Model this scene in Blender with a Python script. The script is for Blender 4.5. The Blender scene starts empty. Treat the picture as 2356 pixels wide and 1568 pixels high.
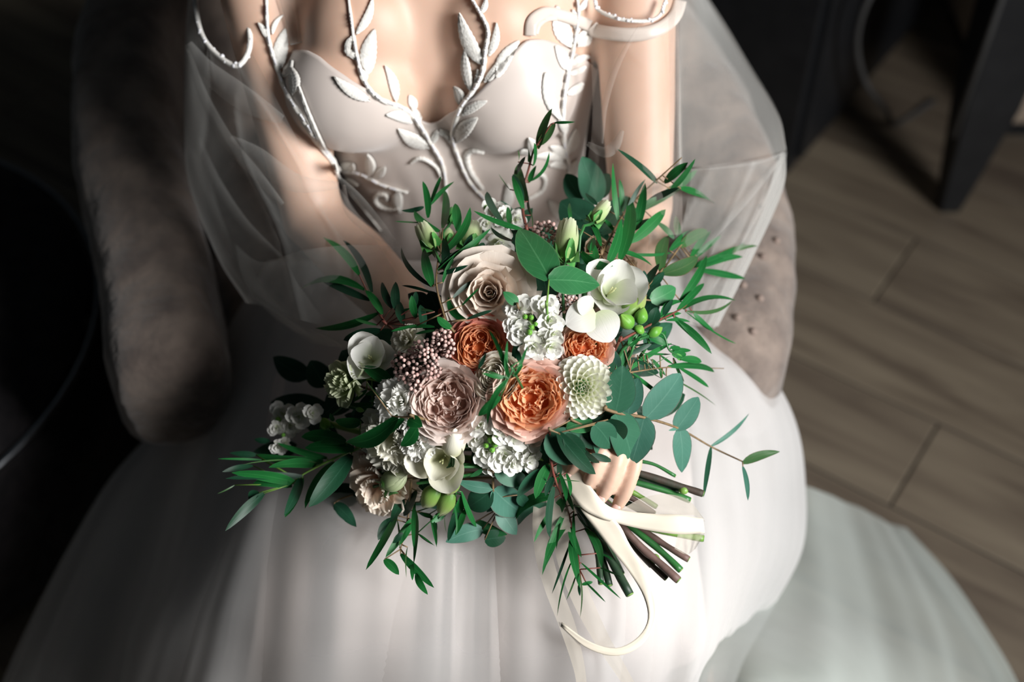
import bpy, bmesh, math, random
from mathutils import Vector, Matrix, noise
from mathutils.bvhtree import BVHTree

# ------------------------------------------------------------------ camera, sky, lights
scene = bpy.context.scene
COL = scene.collection
F = 2945.0
CAM = Vector((0.0, -1.066, 1.577))
PITCH = math.radians(48)
DIR = Vector((0, math.cos(PITCH), -math.sin(PITCH)))
UP = Vector((0, math.sin(PITCH), math.cos(PITCH)))
RIGHT = Vector((1, 0, 0))

cd = bpy.data.cameras.new('camera')
cam = bpy.data.objects.new('camera', cd)
COL.objects.link(cam)
cam.location = CAM
cam.rotation_euler = (math.radians(90) - PITCH, 0, 0)
cd.sensor_width = 36.0
cd.lens = 45.0
cd.clip_start = 0.05
cd.dof.use_dof = True
cd.dof.focus_distance = 1.06
cd.dof.aperture_fstop = 2.8
scene.camera = cam

scene.view_settings.view_transform = 'Standard'
scene.view_settings.look = 'None'
scene.view_settings.gamma = 1.0
scene.view_settings.exposure = 0.22
scene.view_settings.use_curve_mapping = False
scene.cycles.transparent_max_bounces = 24

world = bpy.data.worlds.new('world')
scene.world = world
world.use_nodes = True
bg = world.node_tree.nodes['Background']
bg.inputs['Color'].default_value = (0.60, 0.72, 0.80, 1)
bg.inputs['Strength'].default_value = 0.032


def area_light(name, loc, target, size, size_y, power, color):
    ld = bpy.data.lights.new(name, 'AREA')
    ld.shape = 'RECTANGLE'
    ld.size = size
    ld.size_y = size_y
    ld.energy = power
    ld.color = color
    o = bpy.data.objects.new(name, ld)
    COL.objects.link(o)
    o.location = loc
    d = Vector(target) - Vector(loc)
    o.rotation_euler = d.to_track_quat('-Z', 'Y').to_euler()
    return o


# the tall window of the room, to the right of and a little behind the photographer
wl = area_light('window_light', (1.72, -1.46, 1.92), (-0.06, -0.34, 0.64), 0.8, 1.2, 26, (0.99, 0.985, 0.98))
wl.data.spread = math.radians(88)


# ------------------------------------------------------------------ helpers
def P(px, py, depth):
    return CAM + depth * (DIR + (px - 1178) / F * RIGHT + (784 - py) / F * UP)


def ray(px, py):
    return (DIR + (px - 1178) / F * RIGHT + (784 - py) / F * UP)


def PZ(px, py, z):
    r = ray(px, py)
    return CAM + r * ((z - CAM.z) / r.z)


def depth_z(px, py, z):
    return (z - CAM.z) / ray(px, py).z


def cr(a, b, c, d, t):
    return 0.5 * ((2 * b) + (c - a) * t + (2 * a - 5 * b + 4 * c - d) * t * t + (3 * b - a - 3 * c + d) * t ** 3)


def spline(pts, n):
    pts = [Vector(p) for p in pts]
    if len(pts) == 2:
        return [pts[0].lerp(pts[1], i / n) for i in range(n + 1)]
    out = []
    m = len(pts) - 1
    for i in range(n + 1):
        s = i / n * m
        k = min(int(s), m - 1)
        t = s - k
        a = pts[k - 1] if k > 0 else 2 * pts[0] - pts[1]
        d = pts[k + 2] if k + 2 <= m else 2 * pts[m] - pts[m - 1]
        out.append(cr(a, pts[k], pts[k + 1], d, t))
    return out


def link(o, parent=None):
    COL.objects.link(o)
    if parent is not None:
        o.parent = parent
    return o


def mesh_obj(name, verts, faces, mat, parent=None, smooth=True, uvs=None, origin=None, kind=None):
    if origin is not None:
        verts = [Vector(v) - origin for v in verts]
    me = bpy.data.meshes.new(name)
    me.from_pydata([tuple(v) for v in verts], [], faces)
    if uvs:
        ul = me.uv_layers.new(name='UVMap')
        fl = []
        for p in me.polygons:
            for vi in p.vertices:
                fl.extend(uvs[vi])
        ul.data.foreach_set('uv', fl)
    if smooth:
        me.polygons.foreach_set('use_smooth', [True] * len(me.polygons))
    me.materials.append(mat)
    o = bpy.data.objects.new(name, me)
    link(o, parent)
    if origin is not None:
        o.location = origin
    if kind:
        o['kind'] = kind
    return o


def thing(name, label, cat, loc=(0, 0, 0), group=None, mat=None):
    o = bpy.data.objects.new(name, None)
    COL.objects.link(o)
    o.empty_display_size = 0.02
    if mat is not None:
        o.matrix_world = mat
    else:
        o.location = loc
    o['label'] = label
    o['category'] = cat
    if group:
        o['group'] = group
    return o


def tag(o, label, cat, group=None):
    o['label'] = label
    o['category'] = cat
    if group:
        o['group'] = group
    return o


def grid(rows, cols):
    """faces of a rows x cols vertex grid"""
    return [(r * cols + c, r * cols + c + 1, (r + 1) * cols + c + 1, (r + 1) * cols + c)
            for r in range(rows - 1) for c in range(cols - 1)]


def surf(ctrl, nu, nv, disp=None):
    """ctrl: list of columns, each a list of 3D points; a smooth sheet through them"""
    cols = [spline(c, nv) for c in ctrl]
    rows = []
    for j in range(nv + 1):
        rows.append(spline([c[j] for c in cols], nu))
    vs = []
    for j, r in enumerate(rows):
        for i, p in enumerate(r):
            vs.append(p + disp(i / nu, j / nv, p) if disp else p)
    uv = [(i / nu, j / nv) for j in range(nv + 1) for i in range(nu + 1)]
    return vs, grid(nv + 1, nu + 1), uv


def tube(pts, radii, seg=8, cap=True, flat=1.0, base=0):
    vs, fs = [], []
    pts = [Vector(p) for p in pts]
    n = len(pts)
    if not isinstance(radii, (list, tuple)):
        radii = [radii] * n
    prev = None
    for i, p in enumerate(pts):
        t = (pts[min(i + 1, n - 1)] - pts[max(i - 1, 0)])
        t = t.normalized() if t.length > 1e-9 else Vector((0, 0, 1))
        if prev is None:
            a = Vector((0, 0, 1)) if abs(t.z) < 0.9 else Vector((1, 0, 0))
            x = t.cross(a).normalized()
        else:
            x = (prev - t * prev.dot(t)).normalized()
        prev = x
        y = t.cross(x)
        for k in range(seg):
            an = 2 * math.pi * k / seg
            vs.append(p + radii[i] * (math.cos(an) * x + flat * math.sin(an) * y))
    for i in range(n - 1):
        for k in range(seg):
            a = base + i * seg + k
            b = base + i * seg + (k + 1) % seg
            fs.append((a, b, b + seg, a + seg))
    if cap:
        fs.append(tuple(base + k for k in reversed(range(seg))))
        fs.append(tuple(base + (n - 1) * seg + k for k in range(seg)))
    return vs, fs


def merge(parts):
    vs, fs = [], []
    for v, f in parts:
        b = len(vs)
        vs.extend(v)
        fs.extend([tuple(i + b for i in q) for q in f])
    return vs, fs


def ellipsoid(c, r, nu=16, nv=12, rot=None):
    vs, fs = [], []
    c = Vector(c)
    for j in range(nv + 1):
        th = math.pi * j / nv
        for i in range(nu):
            ph = 2 * math.pi * i / nu
            p = Vector((r[0] * math.sin(th) * math.cos(ph), r[1] * math.sin(th) * math.sin(ph), r[2] * math.cos(th)))
            if rot:
                p = rot @ p
            vs.append(c + p)
    for j in range(nv):
        for i in range(nu):
            a, b = j * nu + i, j * nu + (i + 1) % nu
            if j == 0:
                fs.append((a, a + nu, b + nu))
            elif j == nv - 1:
                fs.append((a, a + nu, b))
            else:
                fs.append((a, a + nu, b + nu, b))
    return vs, fs


def box(x0, x1, y0, y1, z0, z1):
    vs = [Vector((x, y, z)) for z in (z0, z1) for y in (y0, y1) for x in (x0, x1)]
    fs = [(0, 2, 3, 1), (4, 5, 7, 6), (0, 1, 5, 4), (2, 6, 7, 3), (0, 4, 6, 2), (1, 3, 7, 5)]
    return vs, fs


def bevel(o, w, seg=2):
    m = o.modifiers.new('bevel', 'BEVEL')
    m.width = w
    m.segments = seg
    return o


# ------------------------------------------------------------------ materials
def nodes_of(name):
    m = bpy.data.materials.new(name)
    m.use_nodes = True
    nt = m.node_tree
    return m, nt, nt.nodes['Principled BSDF'], nt.nodes['Material Output']


def mixrgb(nt, fac, a, b):
    n = nt.nodes.new('ShaderNodeMix')
    n.data_type = 'RGBA'
    for sock, val in ((n.inputs[0], fac), (n.inputs[6], a), (n.inputs[7], b)):
        if isinstance(val, bpy.types.NodeSocket):
            nt.links.new(val, sock)
        elif isinstance(val, (tuple, list)):
            sock.default_value = (*val, 1)
        else:
            sock.default_value = val
    return n.outputs[2]


def math_node(nt, op, a, b=0.0, c=0.0):
    n = nt.nodes.new('ShaderNodeMath')
    n.operation = op
    for i, v in enumerate((a, b, c)):
        if isinstance(v, bpy.types.NodeSocket):
            nt.links.new(v, n.inputs[i])
        else:
            n.inputs[i].default_value = v
    return n.outputs[0]


def noise_node(nt, scale, detail=3, coord='Object', stretch=None, rough=0.5):
    tc = nt.nodes.new('ShaderNodeTexCoord')
    out = tc.outputs[coord]
    if stretch:
        mp = nt.nodes.new('ShaderNodeMapping')
        mp.inputs['Scale'].default_value = stretch
        nt.links.new(out, mp.inputs['Vector'])
        out = mp.outputs[0]
    n = nt.nodes.new('ShaderNodeTexNoise')
    n.inputs['Scale'].default_value = scale
    n.inputs['Detail'].default_value = detail
    n.inputs['Roughness'].default_value = rough
    nt.links.new(out, n.inputs['Vector'])
    return n.outputs['Fac']


def ramp(nt, fac, stops):
    n = nt.nodes.new('ShaderNodeValToRGB')
    cr_ = n.color_ramp
    while len(cr_.elements) < len(stops):
        cr_.elements.new(0.5)
    for e, (p, c) in zip(cr_.elements, stops):
        e.position = p
        e.color = (*c, 1) if len(c) == 3 else c
    nt.links.new(fac, n.inputs[0])
    return n.outputs[0]


def bump(nt, bs, height, strength=0.3, dist=0.002):
    b = nt.nodes.new('ShaderNodeBump')
    b.inputs['Strength'].default_value = strength
    b.inputs['Distance'].default_value = dist
    nt.links.new(height, b.inputs['Height'])
    nt.links.new(b.outputs[0], bs.inputs['Normal'])


def plain(name, c1, c2=None, rough=0.6, scale=20, bump_s=0.0, dist=0.002, metal=0.0, sheen=0.0, sss=0.0, stretch=None,
          spec=0.5):
    m, nt, bs, out = nodes_of(name)
    fac = noise_node(nt, scale, 4, stretch=stretch)
    c2 = c2 or tuple(x * 0.8 for x in c1)
    nt.links.new(ramp(nt, fac, [(0.35, c1), (0.65, c2)]), bs.inputs['Base Color'])
    bs.inputs['Roughness'].default_value = rough
    bs.inputs['Metallic'].default_value = metal
    bs.inputs['Sheen Weight'].default_value = sheen
    bs.inputs['Specular IOR Level'].default_value = spec
    if sss:
        bs.inputs['Subsurface Weight'].default_value = sss
        bs.inputs['Subsurface Radius'].default_value = (1, 0.35, 0.2)
        bs.inputs['Subsurface Scale'].default_value = 0.008
    if bump_s:
        bump(nt, bs, fac, bump_s, dist)
    return m


def petal_mat(name, base, mid, tip, trans=0.25, rough=0.55, vein=0.12):
    """colour runs from the petal's claw to its margin, faint veins along it, light passes through"""
    m, nt, bs, out = nodes_of(name)
    uv = nt.nodes.new('ShaderNodeUVMap')
    sp = nt.nodes.new('ShaderNodeSeparateXYZ')
    nt.links.new(uv.outputs[0], sp.inputs[0])
    col = ramp(nt, sp.outputs[1], [(0.05, base), (0.55, mid), (0.97, tip)])
    mp = nt.nodes.new('ShaderNodeMapping')
    mp.inputs['Scale'].default_value = (26, 2.0, 1)
    nt.links.new(uv.outputs[0], mp.inputs['Vector'])
    n = nt.nodes.new('ShaderNodeTexNoise')
    n.inputs['Scale'].default_value = 1.0
    n.inputs['Detail'].default_value = 3
    nt.links.new(mp.outputs[0], n.inputs['Vector'])
    k = math_node(nt, 'MULTIPLY', n.outputs['Fac'], vein * 2)
    col2 = mixrgb(nt, k, col, tuple(x * 0.72 for x in mid))
    nt.links.new(col2, bs.inputs['Base Color'])
    bs.inputs['Roughness'].default_value = rough
    bs.inputs['Specular IOR Level'].default_value = 0.25
    bs.inputs['Sheen Weight'].default_value = 0.1
    bump(nt, bs, n.outputs['Fac'], 0.25, 0.0006)
    tr = nt.nodes.new('ShaderNodeBsdfTranslucent')
    nt.links.new(col2, tr.inputs['Color'])
    mx = nt.nodes.new('ShaderNodeMixShader')
    mx.inputs[0].default_value = trans
    nt.links.new(bs.outputs[0], mx.inputs[1])
    nt.links.new(tr.outputs[0], mx.inputs[2])
    nt.links.new(mx.outputs[0], out.inputs['Surface'])
    return m


def leaf_mat(name, c1, c2, vein, margin, rough=0.45, trans=0.15, side=0.5):
    m, nt, bs, out = nodes_of(name)
    uv = nt.nodes.new('ShaderNodeUVMap')
    sp = nt.nodes.new('ShaderNodeSeparateXYZ')
    nt.links.new(uv.outputs[0], sp.inputs[0])
    fac = noise_node(nt, 45, 4)
    oi = nt.nodes.new('ShaderNodeObjectInfo')
    f2 = math_node(nt, 'MULTIPLY_ADD', oi.outputs['Random'], 0.5, math_node(nt, 'MULTIPLY_ADD', fac, 0.9, -0.2))
    col = mixrgb(nt, f2, c1, c2)
    a = math_node(nt, 'ABSOLUTE', math_node(nt, 'SUBTRACT', sp.outputs[0], 0.5))
    mid = math_node(nt, 'LESS_THAN', a, 0.022)
    # side veins run obliquely off the midrib
    s = math_node(nt, 'FRACT', math_node(nt, 'MULTIPLY', math_node(nt, 'SUBTRACT', sp.outputs[1], math_node(nt, 'MULTIPLY', a, 0.55)), 8.0))
    sv = math_node(nt, 'MULTIPLY', math_node(nt, 'LESS_THAN', s, 0.07), side * 0.4)
    col = mixrgb(nt, sv, col, vein)
    col = mixrgb(nt, math_node(nt, 'MULTIPLY', mid, 0.4), col, vein)
    edge = math_node(nt, 'GREATER_THAN', a, 0.47)
    col = mixrgb(nt, math_node(nt, 'MULTIPLY', edge, 0.7), col, margin)
    nt.links.new(col, bs.inputs['Base Color'])
    bs.inputs['Roughness'].default_value = rough
    bs.inputs['Specular IOR Level'].default_value = 0.3
    bump(nt, bs, s, 0.12, 0.0005)
    tr = nt.nodes.new('ShaderNodeBsdfTranslucent')
    nt.links.new(col, tr.inputs['Color'])
    mx = nt.nodes.new('ShaderNodeMixShader')
    mx.inputs[0].default_value = trans
    nt.links.new(bs.outputs[0], mx.inputs[1])
    nt.links.new(tr.outputs[0], mx.inputs[2])
    nt.links.new(mx.outputs[0], out.inputs['Surface'])
    return m


def tulle_mat(name, col, cover, edge_gain=1.0, rough=0.8, weave=0.25):
    """fine net: threads cover a share of the area, more of it where the sheet is seen at a slant"""
    m, nt, bs, out = nodes_of(name)
    bs.inputs['Base Color'].default_value = (*col, 1)
    bs.inputs['Roughness'].default_value = rough
    bs.inputs['Sheen Weight'].default_value = 0.3
    bs.inputs['Specular IOR Level'].default_value = 0.2
    tl = nt.nodes.new('ShaderNodeBsdfTranslucent')
    tl.inputs['Color'].default_value = (*col, 1)
    m1 = nt.nodes.new('ShaderNodeMixShader')
    m1.inputs[0].default_value = 0.4
    nt.links.new(bs.outputs[0], m1.inputs[1])
    nt.links.new(tl.outputs[0], m1.inputs[2])
    tp = nt.nodes.new('ShaderNodeBsdfTransparent')
    # cos of the viewing angle from the geometry: incoming . normal
    g = nt.nodes.new('ShaderNodeNewGeometry')
    vm = nt.nodes.new('ShaderNodeVectorMath')
    vm.operation = 'DOT_PRODUCT'
    nt.links.new(g.outputs['Incoming'], vm.inputs[0])
    nt.links.new(g.outputs['Normal'], vm.inputs[1])
    c = math_node(nt, 'MAXIMUM', math_node(nt, 'ABSOLUTE', vm.outputs['Value']), 0.08)
    ex = math_node(nt, 'DIVIDE', edge_gain, c)
    ex = math_node(nt, 'ADD', ex, 1.0 - edge_gain)
    nz = noise_node(nt, 9, 3)
    cv = math_node(nt, 'MULTIPLY', math_node(nt, 'MULTIPLY_ADD', nz, weave * 2, 1 - weave), cover)
    clear = math_node(nt, 'POWER', math_node(nt, 'SUBTRACT', 1.0, cv), ex)
    m2 = nt.nodes.new('ShaderNodeMixShader')
    nt.links.new(clear, m2.inputs[0])
    nt.links.new(m1.outputs[0], m2.inputs[1])
    nt.links.new(tp.outputs[0], m2.inputs[2])
    nt.links.new(m2.outputs[0], out.inputs['Surface'])
    return m


M = {}
M['skin'] = plain('skin', (0.68, 0.46, 0.35), (0.64, 0.42, 0.31), rough=0.5, scale=14, sss=0.25, bump_s=0.04, dist=0.0005)
M['nail'] = plain('nail', (0.85, 0.55, 0.48), rough=0.15, scale=30)
M['lip'] = plain('lip', (0.45, 0.12, 0.10), rough=0.35)
M['hair'] = plain('hair', (0.10, 0.05, 0.025), (0.16, 0.09, 0.05), rough=0.4, scale=60, stretch=(1, 1, 0.1), bump_s=0.4)
M['eye'] = plain('eyelid', (0.62, 0.40, 0.31), rough=0.5)
M['satin'] = plain('blush_satin', (0.66, 0.58, 0.53), (0.62, 0.54, 0.49), rough=0.42, scale=6, sheen=0.3)
M['lining'] = plain('skirt_lining', (0.70, 0.62, 0.58), (0.67, 0.60, 0.565), rough=0.55, scale=5, sheen=0.2)
M['embroidery'] = plain('ivory_embroidery', (0.90, 0.88, 0.83), (0.80, 0.77, 0.71), rough=0.5, scale=500, bump_s=0.6, dist=0.0008, sheen=0.3)
M['bead'] = plain('pearl_bead', (0.85, 0.84, 0.84), (0.72, 0.72, 0.78), rough=0.12, scale=300)
M['strap'] = plain('strap_satin', (0.72, 0.63, 0.56), rough=0.35, scale=10)
M['tulle_skirt'] = tulle_mat('tulle_skirt', (0.76, 0.75, 0.74), 0.28, 1.0)
M['tulle_cape'] = tulle_mat('tulle_cape', (0.66, 0.66, 0.63), 0.095, 1.15)
M['tulle_sheer'] = tulle_mat('tulle_sheer', (0.74, 0.66, 0.60), 0.10, 0.6)
M['tulle_train'] = tulle_mat('tulle_train', (0.66, 0.72, 0.68), 0.42, 0.5)
M['velvet'] = plain('taupe_velvet', (0.25, 0.195, 0.16), (0.12, 0.092, 0.078), rough=0.9, scale=22, bump_s=1.0, dist=0.010, sheen=0.5)
M['dark_fur'] = plain('dark_fur', (0.018, 0.016, 0.018), (0.035, 0.03, 0.032), rough=1.0, scale=40, bump_s=1.0, dist=0.006)
M['steel'] = plain('brushed_steel', (0.45, 0.47, 0.5), rough=0.3, metal=1.0, scale=50)
M['black_wood'] = plain('black_lacquer', (0.006, 0.007, 0.009), (0.010, 0.011, 0.013), rough=0.45, scale=20)
M['cable'] = plain('grey_cable', (0.05, 0.05, 0.05), rough=0.6)
M['cream_paint'] = plain('cream_paint', (0.42, 0.34, 0.26), (0.40, 0.32, 0.25), rough=0.6, scale=8)
M['wall'] = plain('dark_wall', (0.018, 0.024, 0.03), (0.022, 0.028, 0.034), rough=0.9, scale=4)
M['ribbon'] = plain('cream_ribbon', (0.72, 0.65, 0.53), (0.68, 0.61, 0.50), rough=0.62, scale=12, stretch=(1, 1, 6))
M['ribbon_sheer'] = tulle_mat('sheer_ribbon', (0.76, 0.69, 0.58), 0.45, 0.5)


def plank_mat():
    m, nt, bs, out = nodes_of('oak_laminate')
    oi = nt.nodes.new('ShaderNodeObjectInfo')
    tc = nt.nodes.new('ShaderNodeTexCoord')
    mp = nt.nodes.new('ShaderNodeMapping')
    mp.inputs['Scale'].default_value = (1.6, 14, 1)
    nt.links.new(tc.outputs['Object'], mp.inputs['Vector'])
    off = nt.nodes.new('ShaderNodeCombineXYZ')
    nt.links.new(math_node(nt, 'MULTIPLY', oi.outputs['Random'], 37.0), off.inputs[0])
    nt.links.new(math_node(nt, 'MULTIPLY', oi.outputs['Random'], 11.0), off.inputs[2])
    nt.links.new(off.outputs[0], mp.inputs['Location'])
    n = nt.nodes.new('ShaderNodeTexNoise')
    n.inputs['Scale'].default_value = 1.5
    n.inputs['Detail'].default_value = 5
    n.inputs['Distortion'].default_value = 0.6
    nt.links.new(mp.outputs[0], n.inputs['Vector'])
    col = ramp(nt, n.outputs['Fac'], [(0.28, (0.075, 0.055, 0.04)), (0.5, (0.165, 0.132, 0.094)), (0.72, (0.23, 0.19, 0.135))])
    k = math_node(nt, 'MULTIPLY_ADD', oi.outputs['Random'], 0.45, 0.0)
    col = mixrgb(nt, k, col, (0.085, 0.065, 0.05))
    nt.links.new(col, bs.inputs['Base Color'])
    bs.inputs['Roughness'].default_value = 0.5
    bump(nt, bs, n.outputs['Fac'], 0.2, 0.001)
    return m


M['plank'] = plank_mat()

# ------------------------------------------------------------------ the room
random.seed(11)
v, f = box(-2.2, 2.9, -2.6, 2.6, -0.05, -0.004)
floor = mesh_obj('floor', v, f, M['black_wood'], smooth=False)
floor['kind'] = 'structure'
ang = math.radians(-34.5)
ca, sa = math.cos(ang), math.sin(ang)
PW, PL = 0.189, 1.29
pv, pf = box(0, PL - 0.003, 0, PW - 0.003, -0.012, 0.0)
pm = bpy.data.meshes.new('plank')
bm = bmesh.new()
bv = [bm.verts.new(q) for q in pv]
for q in pf:
    bm.faces.new([bv[i] for i in q])
bmesh.ops.bevel(bm, geom=[e for e in bm.edges if all(vv.co.z > -0.001 for vv in e.verts)], offset=0.0022, segments=1, affect='EDGES')
bm.to_mesh(pm)
bm.free()
pm.materials.append(M['plank'])
# the boards run obliquely; rows counted across them
row0 = 0.53  # a joint between two boards seen in the photograph
for r in range(-18, 17):
    c = row0 + r * PW
    sh = [0.0, 0.47, 0.83, 0.21, 0.62][r % 5] * PL
    for k in range(-4, 5):
        s = sh + k * PL - 0.35
        cx = s * ca - c * sa
        cy = s * sa + c * ca
        mx_, my_ = cx + PL / 2 * ca, cy + PL / 2 * sa
        if not (-1.75 < mx_ < 2.45 and -1.7 < my_ < 2.15):
            continue
        o = bpy.data.objects.new('plank', pm)
        link(o, floor)
        o.location = (cx, cy, 0)
        o.rotation_euler = (0, 0, ang)
for nm, b in (('wall_back', (-2.2, 2.9, 2.6, 2.7, 0, 2.8)), ('wall_left', (-2.3, -2.2, -2.6, 2.7, 0, 2.8)),
              ('wall_right', (2.9, 3.0, -0.2, 2.7, 0, 2.8))):
    v, f = box(*b)
    o = mesh_obj(nm, v, f, M['wall'], smooth=False)
    o['kind'] = 'structure'
for nm, b in (('baseboard_back', (-2.2, 2.9, 2.58, 2.6, 0, 0.09)), ('baseboard_right', (2.88, 2.9, -0.2, 2.58, 0, 0.09))):
    v, f = box(*b)
    o = bevel(mesh_obj(nm, v, f, M['black_wood'], smooth=False), 0.005)
    o['kind'] = 'structure'

# black cabinet behind the chair on the right
A = PZ(1850, 370, 0.0)
e1 = Vector((0.57, 0.82, 0)).normalized()
e2 = Vector((-0.82, 0.57, 0)).normalized()
cab = thing('cabinet', 'black cabinet standing on the floor behind the armchair', 'cabinet', A - 0.08 * e1)
Rm = Matrix.Rotation(math.atan2(e1.y, e1.x), 4, 'Z')
cab.matrix_world = Matrix.Translation(A - 0.08 * e1) @ Rm
v, f = box(0, 0.62, 0, 0.85, 0.02, 0.66)
bevel(mesh_obj('carcass', v, f, M['black_wood'], cab, smooth=False), 0.004)
v, f = box(-0.012, 0.635, -0.012, 0.86, 0.66, 0.685)
bevel(mesh_obj('top', v, f, M['black_wood'], cab, smooth=False), 0.004)
v, f = box(0.02, 0.60, -0.014, 0.0, 0.05, 0.63)
d_ = bevel(mesh_obj('door', v, f, M['black_wood'], cab, smooth=False), 0.003)
v, f = tube([(0.55, -0.035, 0.33), (0.55, -0.035, 0.45)], 0.005)
mesh_obj('handle', v, f, M['steel'], d_)

# black table on tapered legs
tb = thing('table', 'black table on a tapered leg at the right edge', 'table', (0.80, 0.69, 0))
bx_, by_ = 0.80, 0.69
for lx, ly in ((0.797, 0.685), (1.65, 0.45), (1.0, 1.5), (1.85, 1.27)):
    top = Vector((lx + 0.012, ly + 0.01, 0.70))
    v, f = [], []
    for z, h in ((0.0, 0.018), (0.03, 0.022), (0.25, 0.045), (0.70, 0.060)):
        c = Vector((lx, ly, 0)).lerp(top, z / 0.7)
        for sx, sy in ((-1, -1), (1, -1), (1, 1), (-1, 1)):
            v.append(c + Vector((sx * h, sy * h, 0)) + Vector((0, 0, z)) - Vector((0, 0, c.z)))
    for r in range(3):
        for k in range(4):
            a, b = r * 4 + k, r * 4 + (k + 1) % 4
            f.append((a, b, b + 4, a + 4))
    f += [(3, 2, 1, 0), (12, 13, 14, 15)]
    lg = bevel(mesh_obj('leg', [q - Vector((bx_, by_, 0)) for q in v], f, M['black_wood'], tb, smooth=False), 0.004)
    if lx < 0.9:
        # highlight along the leg's edge, modelled as a thin grey rod
        v, f = tube([Vector((lx - 0.050 - bx_, ly - 0.045 - by_, 0.20)), Vector((lx - 0.049 - bx_, ly - 0.062 - by_, 0.66))], 0.006)
        mesh_obj('edge_highlight', v, f, M['cable'], lg)
v = [Vector((x - bx_, y - by_, z)) for z in (0.70, 0.735) for x, y in ((0.74, 0.66), (1.70, 0.38), (1.92, 1.30), (0.95, 1.58))]
f = [(3, 2, 1, 0), (4, 5, 6, 7), (0, 1, 5, 4), (1, 2, 6, 5), (2, 3, 7, 6), (3, 0, 4, 7)]
bevel(mesh_obj('tabletop', v, f, M['black_wood'], tb, smooth=False), 0.006)

# cream cabinet; shadow line at its foot built as a black slab
cr_c = PZ(2282, 318, 0.0)
cc = thing('chest', 'cream painted chest over a black slab for its shadow line beyond the black table leg', 'chest', cr_c)
v, f = box(0, 0.8, 0.0, 0.42, 0.035, 0.62)
bevel(mesh_obj('body', v, f, M['cream_paint'], cc, smooth=False), 0.004)
v, f = box(0.01, 0.79, 0.01, 0.41, 0.0, 0.035)
mesh_obj('shadow_line', v, f, M['black_wood'], cc, smooth=False)
for k in range(2):
    v, f = box(0.015, 0.785, -0.012, 0.0, 0.05 + k * 0.285, 0.32 + k * 0.285)
    dr = bevel(mesh_obj('drawer', v, f, M['cream_paint'], cc, smooth=False), 0.003)
    v, f = tube([(0.34, -0.03, 0.19 + k * 0.285), (0.46, -0.03, 0.19 + k * 0.285)], 0.005)
    mesh_obj('handle', v, f, M['steel'], dr)

# cable hanging in a loop from the table down to the floor
pts = [P(2030, -60, 2.05), P(1985, 30, 2.1), P(1972, 110, 2.17), P(1992, 190, 2.27), P(2040, 255, 2.36), PZ(2062, 285, 0.006), PZ(2150, 230, 0.006)]
v, f = tube(spline(pts, 40), 0.0055)
tag(mesh_obj('cable', v, f, M['cable'], origin=PZ(2062, 285, 0.0)), 'thin grey cable hanging in a loop beside the black cabinet', 'cable')

# round dark pouf at the left edge
pc = Vector((-0.97, 0.10, 0))
pf_ = thing('pouf', 'round dark fur pouf with a metal rim at the left edge', 'pouf', pc)
vs = []
NS = 56
prof = [(0.0, 0.36), (0.12, 0.362), (0.24, 0.36), (0.33, 0.35), (0.375, 0.33), (0.392, 0.30)]
for r, z in prof:
    for k in range(NS):
        a = 2 * math.pi * k / NS
        n_ = noise.noise(Vector((r * math.cos(a) * 14, r * math.sin(a) * 14, z))) * 0.012
        vs.append(Vector((max(r, 0.002) * math.cos(a), max(r, 0.002) * math.sin(a), z + n_)))
fs = [(j * NS + k, j * NS + (k + 1) % NS, (j + 1) * NS + (k + 1) % NS, (j + 1) * NS + k) for j in range(len(prof) - 1) for k in range(NS)]
mesh_obj('cushion', vs, [tuple(reversed(q)) for q in fs], M['dark_fur'], pf_)
v, f = tube([Vector((0.40 * math.cos(a), 0.40 * math.sin(a), 0.295)) for a in [2 * math.pi * k / 64 for k in range(65)]], 0.006, cap=False)
mesh_obj('rim', v, f, M['steel'], pf_)
vs, fs = [], []
for z in (0.29, 0.02):
    for k in range(NS):
        a = 2 * math.pi * k / NS
        vs.append(Vector((0.392 * math.cos(a), 0.392 * math.sin(a), z)))
fs = [(k, NS + k, NS + (k + 1) % NS, (k + 1) % NS) for k in range(NS)]
mesh_obj('skirting', vs, fs, M['dark_fur'], pf_)
for k in range(4):
    a = math.pi / 4 + k * math.pi / 2
    v, f = tube([(0.3 * math.cos(a), 0.3 * math.sin(a), 0), (0.3 * math.cos(a), 0.3 * math.sin(a), 0.03)], 0.02)
    mesh_obj('foot', v, f, M['black_wood'], pf_)

# ------------------------------------------------------------------ the tub armchair
CX = -0.082
ch = thing('armchair', 'taupe velvet tub armchair the woman sits in', 'armchair', (CX, 0.05, 0))


def chair_path(t):
    """t in 0..1 along the U of the shell, left front to right front"""
    pts = [(-0.275, -0.215), (-0.300, -0.12), (-0.343, 0.02), (-0.388, 0.18), (-0.398, 0.36), (-0.278, 0.50), (-0.04, 0.52),
           (0.18, 0.42), (0.300, 0.25), (0.344, 0.05), (0.330, -0.10), (0.302, -0.205)]
    m = len(pts) - 1
    s = t * m
    k = min(int(s), m - 1)
    q = [Vector((*pts[max(0, min(m, k + d))], 0)) for d in (-1, 0, 1, 2)]
    return cr(*q, s - k)


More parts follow.
